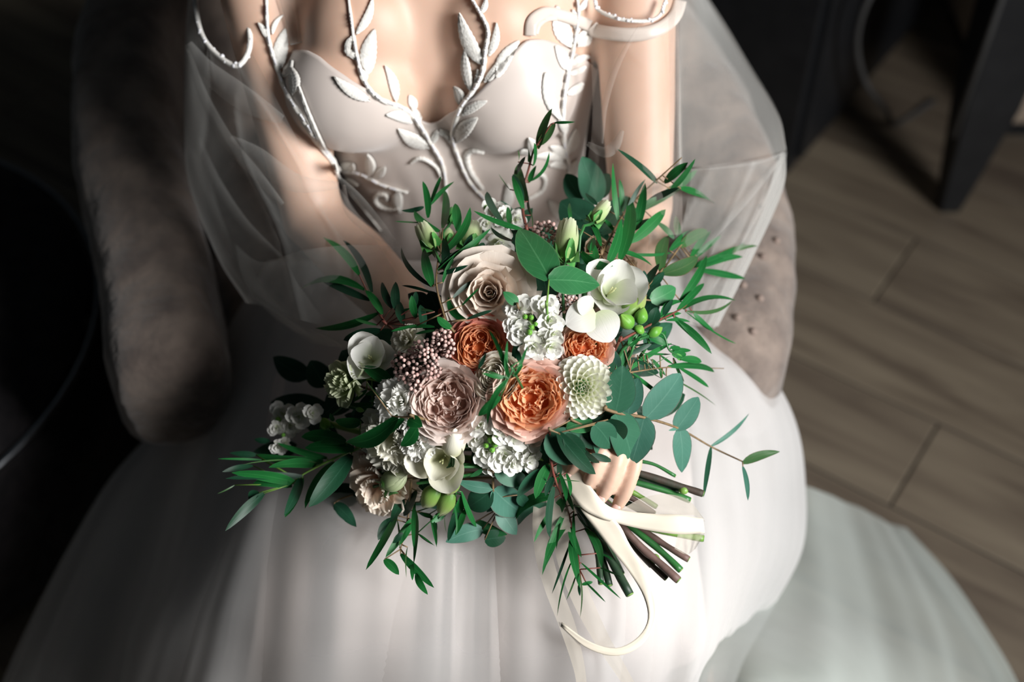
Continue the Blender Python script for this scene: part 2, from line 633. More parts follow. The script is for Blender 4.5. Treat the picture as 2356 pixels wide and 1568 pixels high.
nt_, NSEC = 120, 28
vs = []
for i in range(nt_ + 1):
    t = i / nt_
    c = chair_path(t)
    tg = (chair_path(min(t + 0.01, 1)) - chair_path(max(t - 0.01, 0))).normalized()
    nrm = Vector((tg.y, -tg.x, 0))
    back = math.sin(math.pi * t) ** 3
    h = 0.60 + 0.12 * back
    e = min(t, 1 - t) * nt_
    endk = math.sqrt(max(0.0, 1 - (1 - min(e / 8, 1)) ** 2))  # rounded front ends
    w = 0.064 * (0.35 + 0.65 * endk)
    h -= 0.035 * (1 - endk)
    for k in range(NSEC):
        a = 2 * math.pi * k / NSEC
        ex = 0.55
        x = math.copysign(abs(math.cos(a)) ** 0.8, math.cos(a)) * w
        sn = math.sin(a)
        zb = 0.20 + 0.27 * max(0, 1 - min(t, 1 - t) / 0.22) ** 0.8
        z = h - w + math.copysign(abs(sn) ** 0.9, sn) * w if sn > 0 else zb + (h - w - zb) * (1 - abs(sn) ** 0.35)
        p = c + nrm * x + Vector((0, 0, z))
        nz = noise.noise(p * 9) * 0.006 + noise.noise(p * 24) * 0.004
        dirn = (nrm * math.cos(a) + Vector((0, 0, max(sn, 0)))).normalized() if sn > -0.2 else nrm * math.copysign(1, math.cos(a))
        vs.append(p + dirn * nz + Vector((0, -0.05, 0)))
fs = []
for i in range(nt_):
    for k in range(NSEC):
        a, b = i * NSEC + k, i * NSEC + (k + 1) % NSEC
        fs.append((a, a + NSEC, b + NSEC, b))
fs += [tuple(range(NSEC)), tuple(reversed([nt_ * NSEC + k for k in range(NSEC)]))]
shell = mesh_obj('upholstered_shell', vs, fs, M['velvet'], ch)
# shallow buttons on the outside of the arms
shell_vs = vs
random.seed(5)
for (bxp, byp) in ((1806, 430), (1770, 470), (1792, 545), (1752, 590), (1720, 660), (1765, 690), (1700, 735), (1740, 770), (1712, 560)):
    zc = 0.60
    c = PZ(bxp, byp, zc) - Vector((CX, 0.05, 0))
    near = min(shell_vs, key=lambda q: (Vector((CX, 0.05, 0)) + q - P(bxp, byp, ((Vector((CX, 0.05, 0)) + q - CAM).dot(DIR)))).length + 0.4 * (Vector((CX, 0.05, 0)) + q - CAM).length)
    v, f = ellipsoid(near, (0.0045, 0.0045, 0.0045), 10, 6)
    mesh_obj('button', v, f, plain('button_velvet', (0.25, 0.19, 0.16), rough=0.9) if 'btn' not in M else M['btn'], shell)
    M['btn'] = bpy.data.materials['button_velvet']
# seat cushion
vs = []
NC = 40
outl = []
for k in range(NC):
    t = 0.03 + 0.94 * k / (NC - 1)
    q = chair_path(t)
    outl.append(Vector((q.x * 0.80, q.y * 0.80 - 0.06, 0)))
lev = [(0.9, 0.30), (0.99, 0.32), (1.0, 0.38), (0.99, 0.43), (0.92, 0.452), (0.5, 0.462), (0.02, 0.464)]
for s_, z in lev:
    for q in outl:
        vs.append(Vector((q.x * s_, q.y * s_ + (-0.0) * (1 - s_), z)))
fs = [(j * NC + k, j * NC + (k + 1) % NC, (j + 1) * NC + (k + 1) % NC, (j + 1) * NC + k) for j in range(len(lev) - 1) for k in range(NC)]
mesh_obj('seat_cushion', vs, fs, M['velvet'], ch)
v, f = merge([([Vector((q.x * 1.1, q.y * 1.1, z)) for z in (0.12, 0.32) for q in outl], [(k, NC + k, NC + (k + 1) % NC, (k + 1) % NC) for k in range(NC)] + [tuple(range(NC)), tuple(range(NC, 2 * NC))])])
mesh_obj('seat_base', v, f, M['velvet'], ch)
for sx, sy in ((-0.25, -0.24), (0.25, -0.24), (-0.24, 0.24), (0.24, 0.24)):
    v, f = tube([(sx, sy, 0.14), (sx * 1.05, sy * 1.05, 0.0)], [0.024, 0.014])
    mesh_obj('leg', v, f, M['black_wood'], ch)

# ------------------------------------------------------------------ the woman
DG = bpy.context.evaluated_depsgraph_get()


def fuse(parts, voxel, smooth_it, name):
    """grow one continuous skin over overlapping closed shapes"""
    v, f = merge(parts)
    me = bpy.data.meshes.new('tmp')
    me.from_pydata([tuple(q) for q in v], [], f)
    o = bpy.data.objects.new('tmp', me)
    COL.objects.link(o)
    r = o.modifiers.new('r', 'REMESH')
    r.mode = 'VOXEL'
    r.voxel_size = voxel
    s = o.modifiers.new('s', 'SMOOTH')
    s.factor = 0.5
    s.iterations = smooth_it
    dg = bpy.context.evaluated_depsgraph_get()
    dg.update()
    out = bpy.data.meshes.new_from_object(o.evaluated_get(dg))
    out.name = name
    bpy.data.objects.remove(o)
    bpy.data.meshes.remove(me)
    out.polygons.foreach_set('use_smooth', [True] * len(out.polygons))
    return out


def loft(rings, seg=40):
    vs, fs = [], []
    for (cx, cy, z, rx, ry) in rings:
        for k in range(seg):
            a = 2 * math.pi * k / seg
            c, s = math.cos(a), math.sin(a)
            vs.append(Vector((cx + rx * math.copysign(abs(c) ** 0.85, c), cy + ry * math.copysign(abs(s) ** 0.85, s), z)))
    for i in range(len(rings) - 1):
        for k in range(seg):
            a, b = i * seg + k, i * seg + (k + 1) % seg
            fs.append((a, b, b + seg, a + seg))
    fs.append(tuple(reversed(range(seg))))
    fs.append(tuple((len(rings) - 1) * seg + k for k in range(seg)))
    return vs, fs


def densify(rings, n=5):
    m = len(rings) - 1
    out = []
    for i in range(m * n + 1):
        s = i / n
        k = min(int(s), m - 1)
        t = s - k
        g = lambda j: rings[max(0, min(m, j))]
        out.append(tuple(cr(g(k - 1)[c], g(k)[c], g(k + 1)[c], g(k + 2)[c], t) for c in range(5)))
    return out


BX = -0.078
torso = densify([(-0.045, 0.03, 0.50, 0.165, 0.11), (-0.045, 0.02, 0.58, 0.165, 0.115), (-0.052, 0.0, 0.66, 0.128, 0.092),
                 (-0.056, -0.006, 0.72, 0.128, 0.09), (-0.064, -0.006, 0.79, 0.142, 0.094), (BX + 0.010, 0.0, 0.86, 0.155, 0.096),
                 (BX + 0.008, 0.012, 0.92, 0.158, 0.086), (BX, 0.026, 0.975, 0.150, 0.066), (BX, 0.034, 1.01, 0.115, 0.055),
                 (BX, 0.034, 1.04, 0.062, 0.05), (BX, 0.024, 1.09, 0.052, 0.052), (BX + 0.002, 0.008, 1.13, 0.050, 0.052), (BX + 0.004, 0.000, 1.18, 0.050, 0.055)])
# joints
R_SH, R_EL, R_WR = Vector((BX - 0.175, 0.03, 0.965)), P(722, 500, 1.262), P(1120, 900, 1.165)
L_SH, L_EL, L_WR = Vector((BX + 0.190, 0.03, 0.965)), P(1474, 470, 1.245), P(1385, 900, 1.140)


def limb(a, b, c, ra, rb, rc, rd):
    pts = [a, a.lerp(b, 0.35), a.lerp(b, 0.7), b, b.lerp(c, 0.25), b.lerp(c, 0.6), c]
    return tube(pts, [ra, ra * 0.97, (ra + rb) / 2, rb, rc, (rc + rd) / 2, rd], seg=20)


body_parts = [loft(torso)]
body_parts.append(ellipsoid((BX - 0.070, -0.078, 0.838), (0.065, 0.056, 0.062)))
body_parts.append(ellipsoid((BX + 0.072, -0.078, 0.838), (0.066, 0.056, 0.062)))
body_parts.append(ellipsoid((BX - 0.060, -0.058, 0.885), (0.058, 0.050, 0.062)))
body_parts.append(ellipsoid((BX + 0.060, -0.058, 0.885), (0.058, 0.050, 0.062)))
for S, E, W in ((R_SH, R_EL, R_WR), (L_SH, L_EL, L_WR)):
    body_parts.append(limb(S, E, W, 0.040, 0.031, 0.034, 0.021))
    body_parts.append(ellipsoid(S, (0.047, 0.045, 0.05)))
    body_parts.append(ellipsoid(E, (0.033, 0.033, 0.033), 14, 10))
    sgn = -1 if S.x < BX else 1
    body_parts.append(tube([S, Vector((BX + sgn * 0.05, 0.034, 1.03))], [0.04, 0.036], seg=16))   # trapezius
    # collar bones
    body_parts.append(tube([S + Vector((0, -0.02, 0.025)), Vector((BX + sgn * 0.015, -0.035, 0.985))], [0.011, 0.009], seg=10))
# head, looking down towards the flowers
hc = Vector((BX + 0.005, -0.022, 1.215))
body_parts.append(ellipsoid(hc + Vector((0, 0.012, 0.02)), (0.073, 0.090, 0.088)))
body_parts.append(ellipsoid(hc + Vector((0, -0.042, -0.045)), (0.052, 0.045, 0.062)))
body_parts.append(ellipsoid(hc + Vector((0, -0.068, -0.088)), (0.026, 0.022, 0.022), 12, 8))
body_parts.append(tube([hc + Vector((0, -0.082, 0.012)), hc + Vector((0, -0.100, -0.026)), hc + Vector((0, -0.088, -0.036))], [0.009, 0.012, 0.010], seg=10))
for sx in (-1, 1):
    body_parts.append(ellipsoid(hc + Vector((sx * 0.072, 0.015, -0.01)), (0.009, 0.018, 0.030), 10, 8))
    body_parts.append(ellipsoid(hc + Vector((sx * 0.034, -0.058, -0.025)), (0.020, 0.014, 0.014), 10, 8))


core_me = fuse(body_parts, 0.004, 22, 'core')
core_v = [x.co.copy() for x in core_me.vertices]
core_f = [tuple(p.vertices) for p in core_me.polygons]
bpy.data.meshes.remove(core_me)
torso_parts = body_parts[:5]
body_parts = [(core_v, core_f)]


def finger(joints, r):
    pts = spline(joints, 12)
    n = len(pts) - 1
    rad = [r * (1.06 - 0.22 * i / n) * (1.0 + 0.05 * math.sin(i / n * math.pi * 3)) for i in range(n + 1)]
    rad[-1] *= 0.75
    v, f = tube(pts, rad, seg=12)
    e = ellipsoid(pts[-1], (rad[-2] * 0.95,) * 3, 12, 8)
    return [(v, f), e]


# her left hand: palm behind the stems, fingers closing over them, tips down towards the left
palm = tube([L_WR, P(1400, 945, 1.120), P(1412, 1000, 1.094), P(1416, 1035, 1.082)], [0.020, 0.024, 0.026, 0.018], seg=18, flat=0.7)
body_parts.append(palm)
FING = [([P(1440, 1000, 1.090), P(1462, 1054, 1.068), P(1446, 1116, 1.067), P(1420, 1164, 1.076)], 0.0070),
        ([P(1422, 992, 1.086), P(1424, 1042, 1.062), P(1408, 1098, 1.062), P(1384, 1144, 1.071)], 0.0073),
        ([P(1400, 988, 1.086), P(1386, 1032, 1.061), P(1368, 1082, 1.060), P(1349, 1118, 1.071)], 0.0071),
        ([P(1380, 990, 1.088), P(1350, 1024, 1.066), P(1330, 1060, 1.066), P(1310, 1090, 1.074)], 0.0060)]
for j, r in FING:
    body_parts += finger(j, r)
body_parts += finger([P(1400, 945, 1.125), P(1370, 990, 1.130), P(1330, 1030, 1.135), P(1300, 1060, 1.138)], 0.0080)  # thumb, behind the stems
# her right hand supports the bouquet from beneath, hidden by it
body_parts.append(tube([R_WR, R_WR.lerp(P(1240, 1040, 1.15), 0.5), P(1240, 1030, 1.15)], [0.021, 0.027, 0.022], seg=16, flat=0.7))
for k in range(4):
    o_ = Vector((0, 0, -0.002)) + RIGHT * 0.0
    body_parts += finger([P(1225 + k * 12, 1010 + k * 14 - 20, 1.145), P(1275 + k * 10, 1020 + k * 16 - 20, 1.140), P(1310 + k * 6, 1045 + k * 16 - 20, 1.128),
                          P(1322 + k * 5, 1060 + k * 16 - 20, 1.115)], 0.0064)
# thighs and shins under the gown
body_parts.append(tube([Vector((-0.12, 0.02, 0.53)), Vector((-0.15, -0.45, 0.52))], [0.075, 0.052], seg=18))
body_parts.append(tube([Vector((0.03, 0.02, 0.53)), Vector((0.07, -0.45, 0.52))], [0.075, 0.052], seg=18))
body_parts.append(tube([Vector((-0.15, -0.45, 0.52)), Vector((-0.15, -0.42, 0.28)), Vector((-0.15, -0.40, 0.05))], [0.05, 0.048, 0.03], seg=16))
body_parts.append(tube([Vector((0.07, -0.45, 0.52)), Vector((0.07, -0.42, 0.28)), Vector((0.07, -0.40, 0.05))], [0.05, 0.048, 0.03], seg=16))
for sx in (-0.15, 0.07):
    body_parts.append(tube([Vector((sx, -0.38, 0.045)), Vector((sx, -0.50, 0.03))], [0.03, 0.025], seg=14, flat=0.8))

body_me = fuse(body_parts, 0.0025, 5, 'body')
body_me.materials.clear()
body_me.materials.append(M['skin'])
woman = thing('person', 'seated woman in an ivory wedding gown with a sheer tulle cape, holding the bouquet', 'person', (0, 0, 0))
body = bpy.data.objects.new('body', body_me)
link(body, woman)


def bvh_of(meshes):
    v, f = [], []
    for me in meshes:
        b = len(v)
        v.extend([x.co.copy() for x in me.vertices])
        f.extend([tuple(i + b for i in p.vertices) for p in me.polygons])
    return BVHTree.FromPolygons(v, f)


BV = bvh_of([body_me])

for j, r in FING:
    tip, prev = j[-1], j[-2]
    d = (tip - prev).normalized()
    back = (CAM - tip).normalized()
    back = (back - d * back.dot(d)).normalized()
    side = d.cross(back)
    rot = Matrix((side, d, back)).transposed()
    v, f = ellipsoid(tip + back * r * 0.62 + d * 0.0022, (r * 0.62, r * 1.05, r * 0.30), 14, 8, rot)
    mesh_obj('fingernail', v, f, M['nail'], body)
for sx in (-1, 1):
    v, f = ellipsoid(hc + Vector((sx * 0.032, -0.072, 0.004)), (0.013, 0.008, 0.006), 12, 8)
    mesh_obj('eyelid', v, f, M['eye'], body)
v, f = ellipsoid(hc + Vector((0, -0.088, -0.060)), (0.021, 0.010, 0.007), 14, 8)
mesh_obj('lips', v, f, M['lip'], body)
v, f = merge([ellipsoid(hc + Vector((0, 0.032, 0.034)), (0.083, 0.088, 0.092)), ellipsoid(hc + Vector((0, 0.125, 0.03)), (0.045, 0.04, 0.042))])
mesh_obj('hair', v, f, M['hair'], woman)

# bodice: a corset whose top edge is the sweetheart neckline, laid over the body
neck_px = [(606, 150), (640, 130), (690, 108), (715, 104), (745, 118), (800, 158), (860, 196), (920, 236), (962, 268), (985, 277), (1010, 268),
           (1060, 232), (1110, 185), (1150, 140), (1182, 100), (1204, 80), (1240, 80), (1290, 100), (1330, 126), (1362, 160)]
AX = Vector((BX + 0.005, 0.005, 0))
neck = []
for x, y in neck_px:
    h, n_, i_, d_ = BV.ray_cast(CAM, ray(x, y).normalized())
    if h is not None:
        a = math.atan2(h.x - AX.x, -(h.y - AX.y))
        if abs(a) < 1.75 and h.y < 0.08:
            neck.append((a, h.z))
neck.sort()


def top_z(a):
    if a <= neck[0][0]:
        return neck[0][1] + (0.90 - neck[0][1]) * min(1, (neck[0][0] - a) / 0.6)
    if a >= neck[-1][0]:
        return neck[-1][1] + (0.90 - neck[-1][1]) * min(1, (a - neck[-1][0]) / 0.6)
    for (a0, z0), (a1, z1) in zip(neck, neck[1:]):
        if a0 <= a <= a1:
            return z0 + (z1 - z0) * (a - a0) / max(a1 - a0, 1e-6)


# cast against the torso alone so that the arms never catch the cloth
torso_me = fuse(torso_parts, 0.004, 22, 'torso_form')
TB = bvh_of([torso_me])
bpy.data.meshes.remove(torso_me)
NA, NZ = 220, 70
vs, uvs = [], []
for j in range(NZ + 1):
    for i in range(NA + 1):
        a = -math.pi + 2 * math.pi * i / NA
        zt = top_z(a)
        z = 0.585 + (zt - 0.585) * j / NZ
        cx = AX.x + (0.03 * (1 - min(1, (z - 0.585) / 0.25)))
        dirn = Vector((math.sin(a), -math.cos(a), 0))
        o0 = Vector((cx, AX.y, z))
        h, n_, i_, d_ = TB.ray_cast(o0 + dirn * 0.5, -dirn)
        rr = (h - o0).length if h is not None else 0.12
        # cups bridge the cleavage a little, seams and soft gathers
        fold = 0.0006 * math.sin(a * 26 + 3 * math.sin(z * 16)) * (1 - min(1, max(0, (z - 0.70) / 0.10)))
        vs.append(o0 + dirn * (rr + 0.0045 + fold))
        uvs.append((i / NA, j / NZ))
bod = mesh_obj('bodice', vs, grid(NZ + 1, NA + 1), M['satin'], woman, uvs=uvs)
sm = bod.modifiers.new('s', 'SMOOTH')
sm.factor = 0.5
sm.iterations = 6
so = bod.modifiers.new('t', 'SOLIDIFY')
so.thickness = 0.0022
so.offset = 0
dg = bpy.context.evaluated_depsgraph_get()
dg.update()
bm_ = bpy.data.meshes.new_from_object(bod.evaluated_get(dg))
bod.modifiers.clear()
bod.data = bm_
BB = bvh_of([body_me, bm_])


def onto(px, py, lift, default=1.2):
    """the point of body or bodice seen at a spot of the photograph, lifted off the surface"""
    r = ray(px, py).normalized()
    h, n_, i_, d_ = BB.ray_cast(CAM, r)
    if h is None or h.y > 0.15:
        return P(px, py, default), -r
    if n_.dot(r) > 0:
        n_ = -n_
    return h + n_ * lift, n_


def k5(x, y):
    return 400 + x / 2.613, y / 2.613


def k6(x, y):
    return 1000 + x / 2.613, y / 2.613


def lace_vine(kf, pts, w, name='lace_stem'):
    px = spline([Vector((*kf(*p), 0)) for p in pts], len(pts) * 7)
    q = [onto(p.x, p.y, 0.0018)[0] for p in px]
    for _ in range(3):
        q = [q[0]] + [(q[i - 1] + q[i] * 2 + q[i + 1]) / 4 for i in range(1, len(q) - 1)] + [q[-1]]
    n = len(q) - 1
    rad = [w * (0.45 + 0.65 * math.sin(math.pi * (0.12 + 0.8 * i / n))) * (1 + 0.14 * math.sin(i * 1.9)) for i in range(n + 1)]
    v, f = tube(q, rad, seg=8)
    mesh_obj(name, v, f, M['embroidery'], bod)
    return q


def lace_leaf(kf, base, tip, wpx, bend=0.15):
    b, t = Vector((*kf(*base), 0)), Vector((*kf(*tip), 0))
    d = t - b
    s = Vector((-d.y, d.x, 0)) * bend
    w = 1.25 * wpx / 2.613 * 0.5
    n, vs = 18, []
    for i in range(n + 1):
        u = i / n
        c = b + d * u + s * (4 * u * (1 - u)) * 0.6
        ww = w * (math.sin(math.pi * (u ** 0.8)) ** 0.8 if 0 < u < 1 else 0.0) + 0.6
        sd = Vector((-d.y, d.x, 0)).normalized()
        for k, e in enumerate((-1, -0.75, -0.35, 0, 0.35, 0.75, 1)):
            q = c + sd * ww * e * (1 + 0.10 * (i % 2)) + d.normalized() * (abs(e) * w * 0.35)
            lift = (0.0012, 0.0030, 0.0022, 0.0034, 0.0022, 0.0030, 0.0012)[k] + (0.0007 if (i % 2) else 0) * (abs(e) < 1)
            vs.append(onto(q.x, q.y, lift)[0])
    mesh_obj('lace_leaf', vs, grid(n + 1, 7), M['embroidery'], bod)


vA = lace_vine(k5, [(1640, 1200), (1622, 1000), (1560, 880), (1480, 750), (1380, 650), (1230, 590), (1140, 480), (1095, 300), (1050, -20)], 0.0023)
for a in (((1095, 210), (1190, -10), 40), ((1165, 460), (1205, 185), 72, -.1), ((1330, 610), (1265, 400), 42), ((1180, 605), (975, 465), 50, -.1),
          ((1440, 660), (1412, 575), 40), ((1430, 730), (1280, 688), 46), ((1540, 880), (1350, 775), 60, -.1), ((1105, 360), (1032, 300), 34),
          ((1150, 500), (1120, 420), 40), ((1480, 740), (1420, 640), 30), ((1545, 860), (1580, 780), 30), ((1070, 210), (1050, 330), 30)):
    lace_leaf(k5, *a)
lace_vine(k5, [(1605, 1060), (1580, 1000), (1520, 955), (1470, 945), (1425, 975)], 0.0020)
vB = lace_vine(k6, [(320, 1210), (210, 1090), (140, 930), (112, 810), (160, 650), (240, 540), (292, 430), (305, 300), (322, 180), (270, 70), (215, -20)], 0.0023)
for a in (((300, 400), (160, 90), 66, -.12), ((225, 550), (190, 290), 44, -.1), ((325, 340), (368, 140), 36), ((300, 500), (372, 380), 36),
          ((370, 480), (500, 250), 60, -.12), ((165, 630), (128, 525), 42), ((170, 690), (315, 608), 40, -.1), ((125, 850), (255, 710), 62, -.1),
          ((110, 860), (35, 775), 26), ((275, 90), (310, -10), 26), ((230, 560), (262, 420), 26), ((100, 820), (0, 790), 18)):
    lace_leaf(k6, *a)
lace_vine(k6, [(290, 1130), (215, 1020), (195, 930), (230, 895), (300, 908)], 0.0028)
vC = lace_vine(k6, [(740, 1330), (800, 1180), (800, 1000), (772, 850), (765, 650), (785, 480), (825, 300), (858, 100), (848, -20)], 0.0022)
for a in (((820, 300), (735, 45), 78, -.1), ((845, 280), (930, 170), 66), ((785, 430), (722, 285), 46), ((750, 720), (662, 445), 50, -.12),
          ((810, 400), (930, 335), 30, -.2), ((795, 450), (895, 395), 26), ((785, 570), (875, 497), 36), ((865, 60), (905, -10), 24),
          ((790, 950), (695, 880), 46), ((790, 920), (842, 775), 46), ((770, 960), (610, 935), 34), ((800, 1000), (690, 990), 34),
          ((740, 1310), (682, 1205), 44), ((425, 1260), (432, 1105), 50), ((590, 910), (565, 830), 46), ((600, 920), (510, 905), 26),
          ((850, 200), (822, 60), 34), ((780, 800), (740, 700), 40), ((795, 1050), (840, 960), 34)):
    lace_leaf(k6, *a)
lace_vine(k6, [(560, 1190), (640, 1140), (660, 1070), (630, 1040), (600, 1065)], 0.0024)
vD = lace_vine(k5, [(555, -20), (565, 200), (605, 360), (690, 560), (800, 730), (900, 890), (985, 1010), (1130, 1040), (1250, 1105), (1410, 1150)], 0.0022)
for a in (((590, 210), (655, 92), 22, -.2), ((640, 430), (668, 180), 66, -.08), ((728, 570), (708, 405), 48), ((965, 990), (765, 520), 20, -.06),
          ((1000, 1010), (1065, 980), 42), ((1180, 1065), (1165, 925), 46), ((1200, 1060), (1270, 1000), 38), ((1020, 1070), (1110, 1105), 38),
          ((1350, 1130), (1362, 1265), 50), ((1000, 1030), (975, 990), 30), ((560, 230), (510, 140), 26), ((640, 470), (720, 370), 30), ((1060, 1040), (1080, 980), 30)):
    lace_leaf(k5, *a)
lace_vine(k5, [(1360, 1240), (1300, 1248), (1240, 1228), (1215, 1190), (1235, 1160), (1280, 1165), (1285, 1195)], 0.0026)
lace_vine(k5, [(530, 150), (600, 330), (690, 560), (790, 740), (930, 960), (1000, 1070), (1130, 1230), (1250, 1380)], 0.0016)
# beads sewn along the vines
for q, name in ((vA, 'bead_row'), (vB, 'bead_row'), (vC, 'bead_row'), (vD, 'bead_row')):
    parts = []
    for i in range(2, len(q) - 2):
        if (i * 7) % 10 < 6:
            n_ = (CAM - q[i]).normalized()
            parts.append(ellipsoid(q[i] + n_ * 0.0036, (0.0013,) * 3, 7, 5))
            parts.append(ellipsoid((q[i] + q[i + 1]) / 2 + n_ * 0.0036, (0.0011,) * 3, 7, 5))
    v, f = merge(parts)
    mesh_obj(name, v, f, M['bead'], bod, kind='stuff')

# off-shoulder satin strap on the picture's right, with its loop
def strap(pts, w, lift=0.004, name='strap', kf=k6, mat='strap', default=1.2):
    px = spline([Vector((*kf(*p), 0)) for p in pts], len(pts) * 8)
    q = [onto(p.x, p.y, lift, default)[0] for p in px]
    for _ in range(4):
        q = [q[0]] + [(q[i - 1] + q[i] * 2 + q[i + 1]) / 4 for i in range(1, len(q) - 1)] + [q[-1]]
    n = len(q) - 1
    vs, uv = [], []
    for i, p in enumerate(q):
        t = (q[min(i + 1, n)] - q[max(i - 1, 0)]).normalized()
        nn = (CAM - p).normalized()
        s = t.cross(nn).normalized()
        for k, e in enumerate((-1, -0.5, 0, 0.5, 1)):
            vs.append(p + s * w * e + nn * 0.0008 * (1 - e * e))
            uv.append((k / 4, i / n))
    o = mesh_obj(name, vs, grid(n + 1, 5), M[mat], bod, uvs=uv)
    so = o.modifiers.new('t', 'SOLIDIFY')
    so.thickness = 0.0012
    return o


strap([(920, 150), (1000, 180), (1120, 205), (1240, 205), (1340, 170), (1410, 100), (1440, 0)], 0.0062, 0.006, default=1.16)
strap([(560, 210), (570, 130), (640, 85), (730, 85), (820, 110), (920, 150)], 0.0055)
strap([(590, 200), (605, 150), (650, 115), (720, 105)], 0.0028)

# ------------------------------------------------------------------ tulle cape and gown skirt
def beads(pts3, name, r=0.0021, step=0.0035, parent=None):
    parts = []
    acc = 0
    random.seed(3)
    for i in range(len(pts3) - 1):
        d = (pts3[i + 1] - pts3[i]).length
        n = max(1, int(d / step))
        for k in range(n):
            p = pts3[i].lerp(pts3[i + 1], k / n) + Vector((random.uniform(-1, 1), random.uniform(-1, 1), random.uniform(-1, 1))) * 0.0016
            parts.append(ellipsoid(p, (r * random.uniform(0.6, 1.1),) * 3, 7, 5))
    v, f = merge(parts)
    return mesh_obj(name, v, f, M['bead'], parent or woman, kind='stuff')


def wr(seed, f1, amp, along=(1, 1)):
    """soft diagonal creases"""
    def fn(u, v, p):
        q = Vector((u * along[0] * f1, v * along[1] * f1, seed))
        a = noise.noise(q)
        r = 1 - min(1, abs(noise.noise(q * 0.7 + Vector((9, 3, 1)))) * 5)
        return (CAM - p).normalized() * (amp * a + amp * 0.7 * r ** 2)
    return fn


def sheet(name, ctrl, nu, nv, mat, disp=None, parent=None):
    c3 = [[(P(*q) if len(q) == 3 else (PZ(q[0], q[1], q[3]))) for q in col] for col in ctrl]
    v, f, uv = surf(c3, nu, nv, disp)
    return mesh_obj(name, v, f, mat, parent or woman, uvs=uv)


# picture left: sleeve sheet over the arm, puffing out behind it
left = [
    [(500, -60, 1.40), (480, 120, 1.44), (470, 290, 1.45), (485, 420, 1.44), (545, 590, 1.40), (600, 700, 1.36)],
    [(442, -60, 1.34), (430, 100, 1.35), (424, 280, 1.36), (434, 420, 1.36), (500, 590, 1.32), (566, 697, 1.26)],
    [(446, -20, 1.27), (436, 110, 1.25), (458, 290, 1.26), (490, 430, 1.26), (560, 580, 1.24), (610, 705, 1.20)],
    [(462, 75, 1.21), (486, 175, 1.19), (518, 310, 1.19), (565, 430, 1.20), (640, 565, 1.18), (690, 735, 1.16)],
    [(505, 130, 1.19), (545, 212, 1.18), (588, 322, 1.18), (642, 432, 1.19), (725, 560, 1.17), (790, 758, 1.15)],
    [(548, 150, 1.18), (600, 228, 1.17), (652, 330, 1.17), (708, 430, 1.18), (795, 555, 1.17), (900, 760, 1.15)],
    [(574, 110, 1.18), (640, 235, 1.165), (700, 345, 1.17), (775, 425, 1.18), (860, 545, 1.18), (980, 740, 1.16)],
]
capeL = sheet('sheer_sleeve', left, 70, 90, M['tulle_cape'], wr(1.3, 3.2, 0.010, (1.6, 0.8)))
edgeL = spline([P(*q) for q in ((442, -60, 1.34), (446, -20, 1.27), (462, 75, 1.21), (505, 130, 1.19), (548, 150, 1.18), (574, 110, 1.18), (572, 50, 1.185), (566, -30, 1.19))], 50)
beads(edgeL, 'bead_trim')
v, f = tube(edgeL, 0.0026, seg=6)
mesh_obj('rolled_hem', v, f, M['embroidery'], capeL)
# narrow folds caught in the tulle, over the arm
def fold_band(pts, w, mat, name='tulle_fold'):
    q = spline([P(*p) for p in pts], 36)
    n = len(q) - 1
    vs = []
    for i, p in enumerate(q):
        t = (q[min(i + 1, n)] - q[max(i - 1, 0)]).normalized()
        nn = (CAM - p).normalized()
        s = t.cross(nn).normalized()
        ww = w * (0.35 + 0.65 * math.sin(math.pi * i / n))
        for e in (-1, -0.6, 0, 0.6, 1):
            vs.append(p + s * ww * e + nn * ww * 1.1 * (1 - e * e))
    o = mesh_obj(name, vs, grid(n + 1, 5), mat, woman)
    return o


fold_band([(433, 100, 1.20), (475, 160, 1.185), (540, 212, 1.17), (600, 250, 1.165), (650, 275, 1.165)], 0.011, M['tulle_cape'])
fold_band([(430, 112, 1.24), (470, 225, 1.22), (525, 325, 1.20), (590, 400, 1.19), (650, 470, 1.18)], 0.006, M['tulle_cape'])
fold_band([(530, 318, 1.18), (590, 355, 1.17), (650, 405, 1.165), (700, 425, 1.165), (780, 426, 1.17)], 0.009, M['tulle_cape'])
fold_band([(457, 318, 1.30), (500, 420, 1.28), (560, 510, 1.26), (645, 590, 1.22)], 0.005, M['tulle_cape'])
fold_band([(790, 425, 1.18), (800, 480, 1.18), (850, 530, 1.18), (900, 560, 1.17)], 0.0045, M['tulle_sheer'])
fold_band([(770, 400, 1.17), (820, 450, 1.17), (870, 510, 1.17), (920, 570, 1.16)], 0.004, M['tulle_cape'])
# lower layer of the sleeve falling across the forearm to the lap
low = [
    [(540, 560, 1.30), (560, 640, 1.29), (620, 720, 1.26), (720, 790, 1.24)],
    [(600, 602, 1.22), (620, 660, 1.21), (690, 740, 1.19), (790, 800, 1.18)],
    [(700, 575, 1.15), (720, 650, 1.15), (790, 740, 1.15), (860, 800, 1.15)],
    [(820, 563, 1.14), (850, 640, 1.14), (900, 720, 1.15), (950, 790, 1.16)],
    [(960, 570, 1.15), (990, 640, 1.15), (1020, 720, 1.16), (1050, 780, 1.17)],
]
sheet('sheer_sleeve', low, 50, 40, M['tulle_cape'], wr(4.1, 3.0, 0.006))

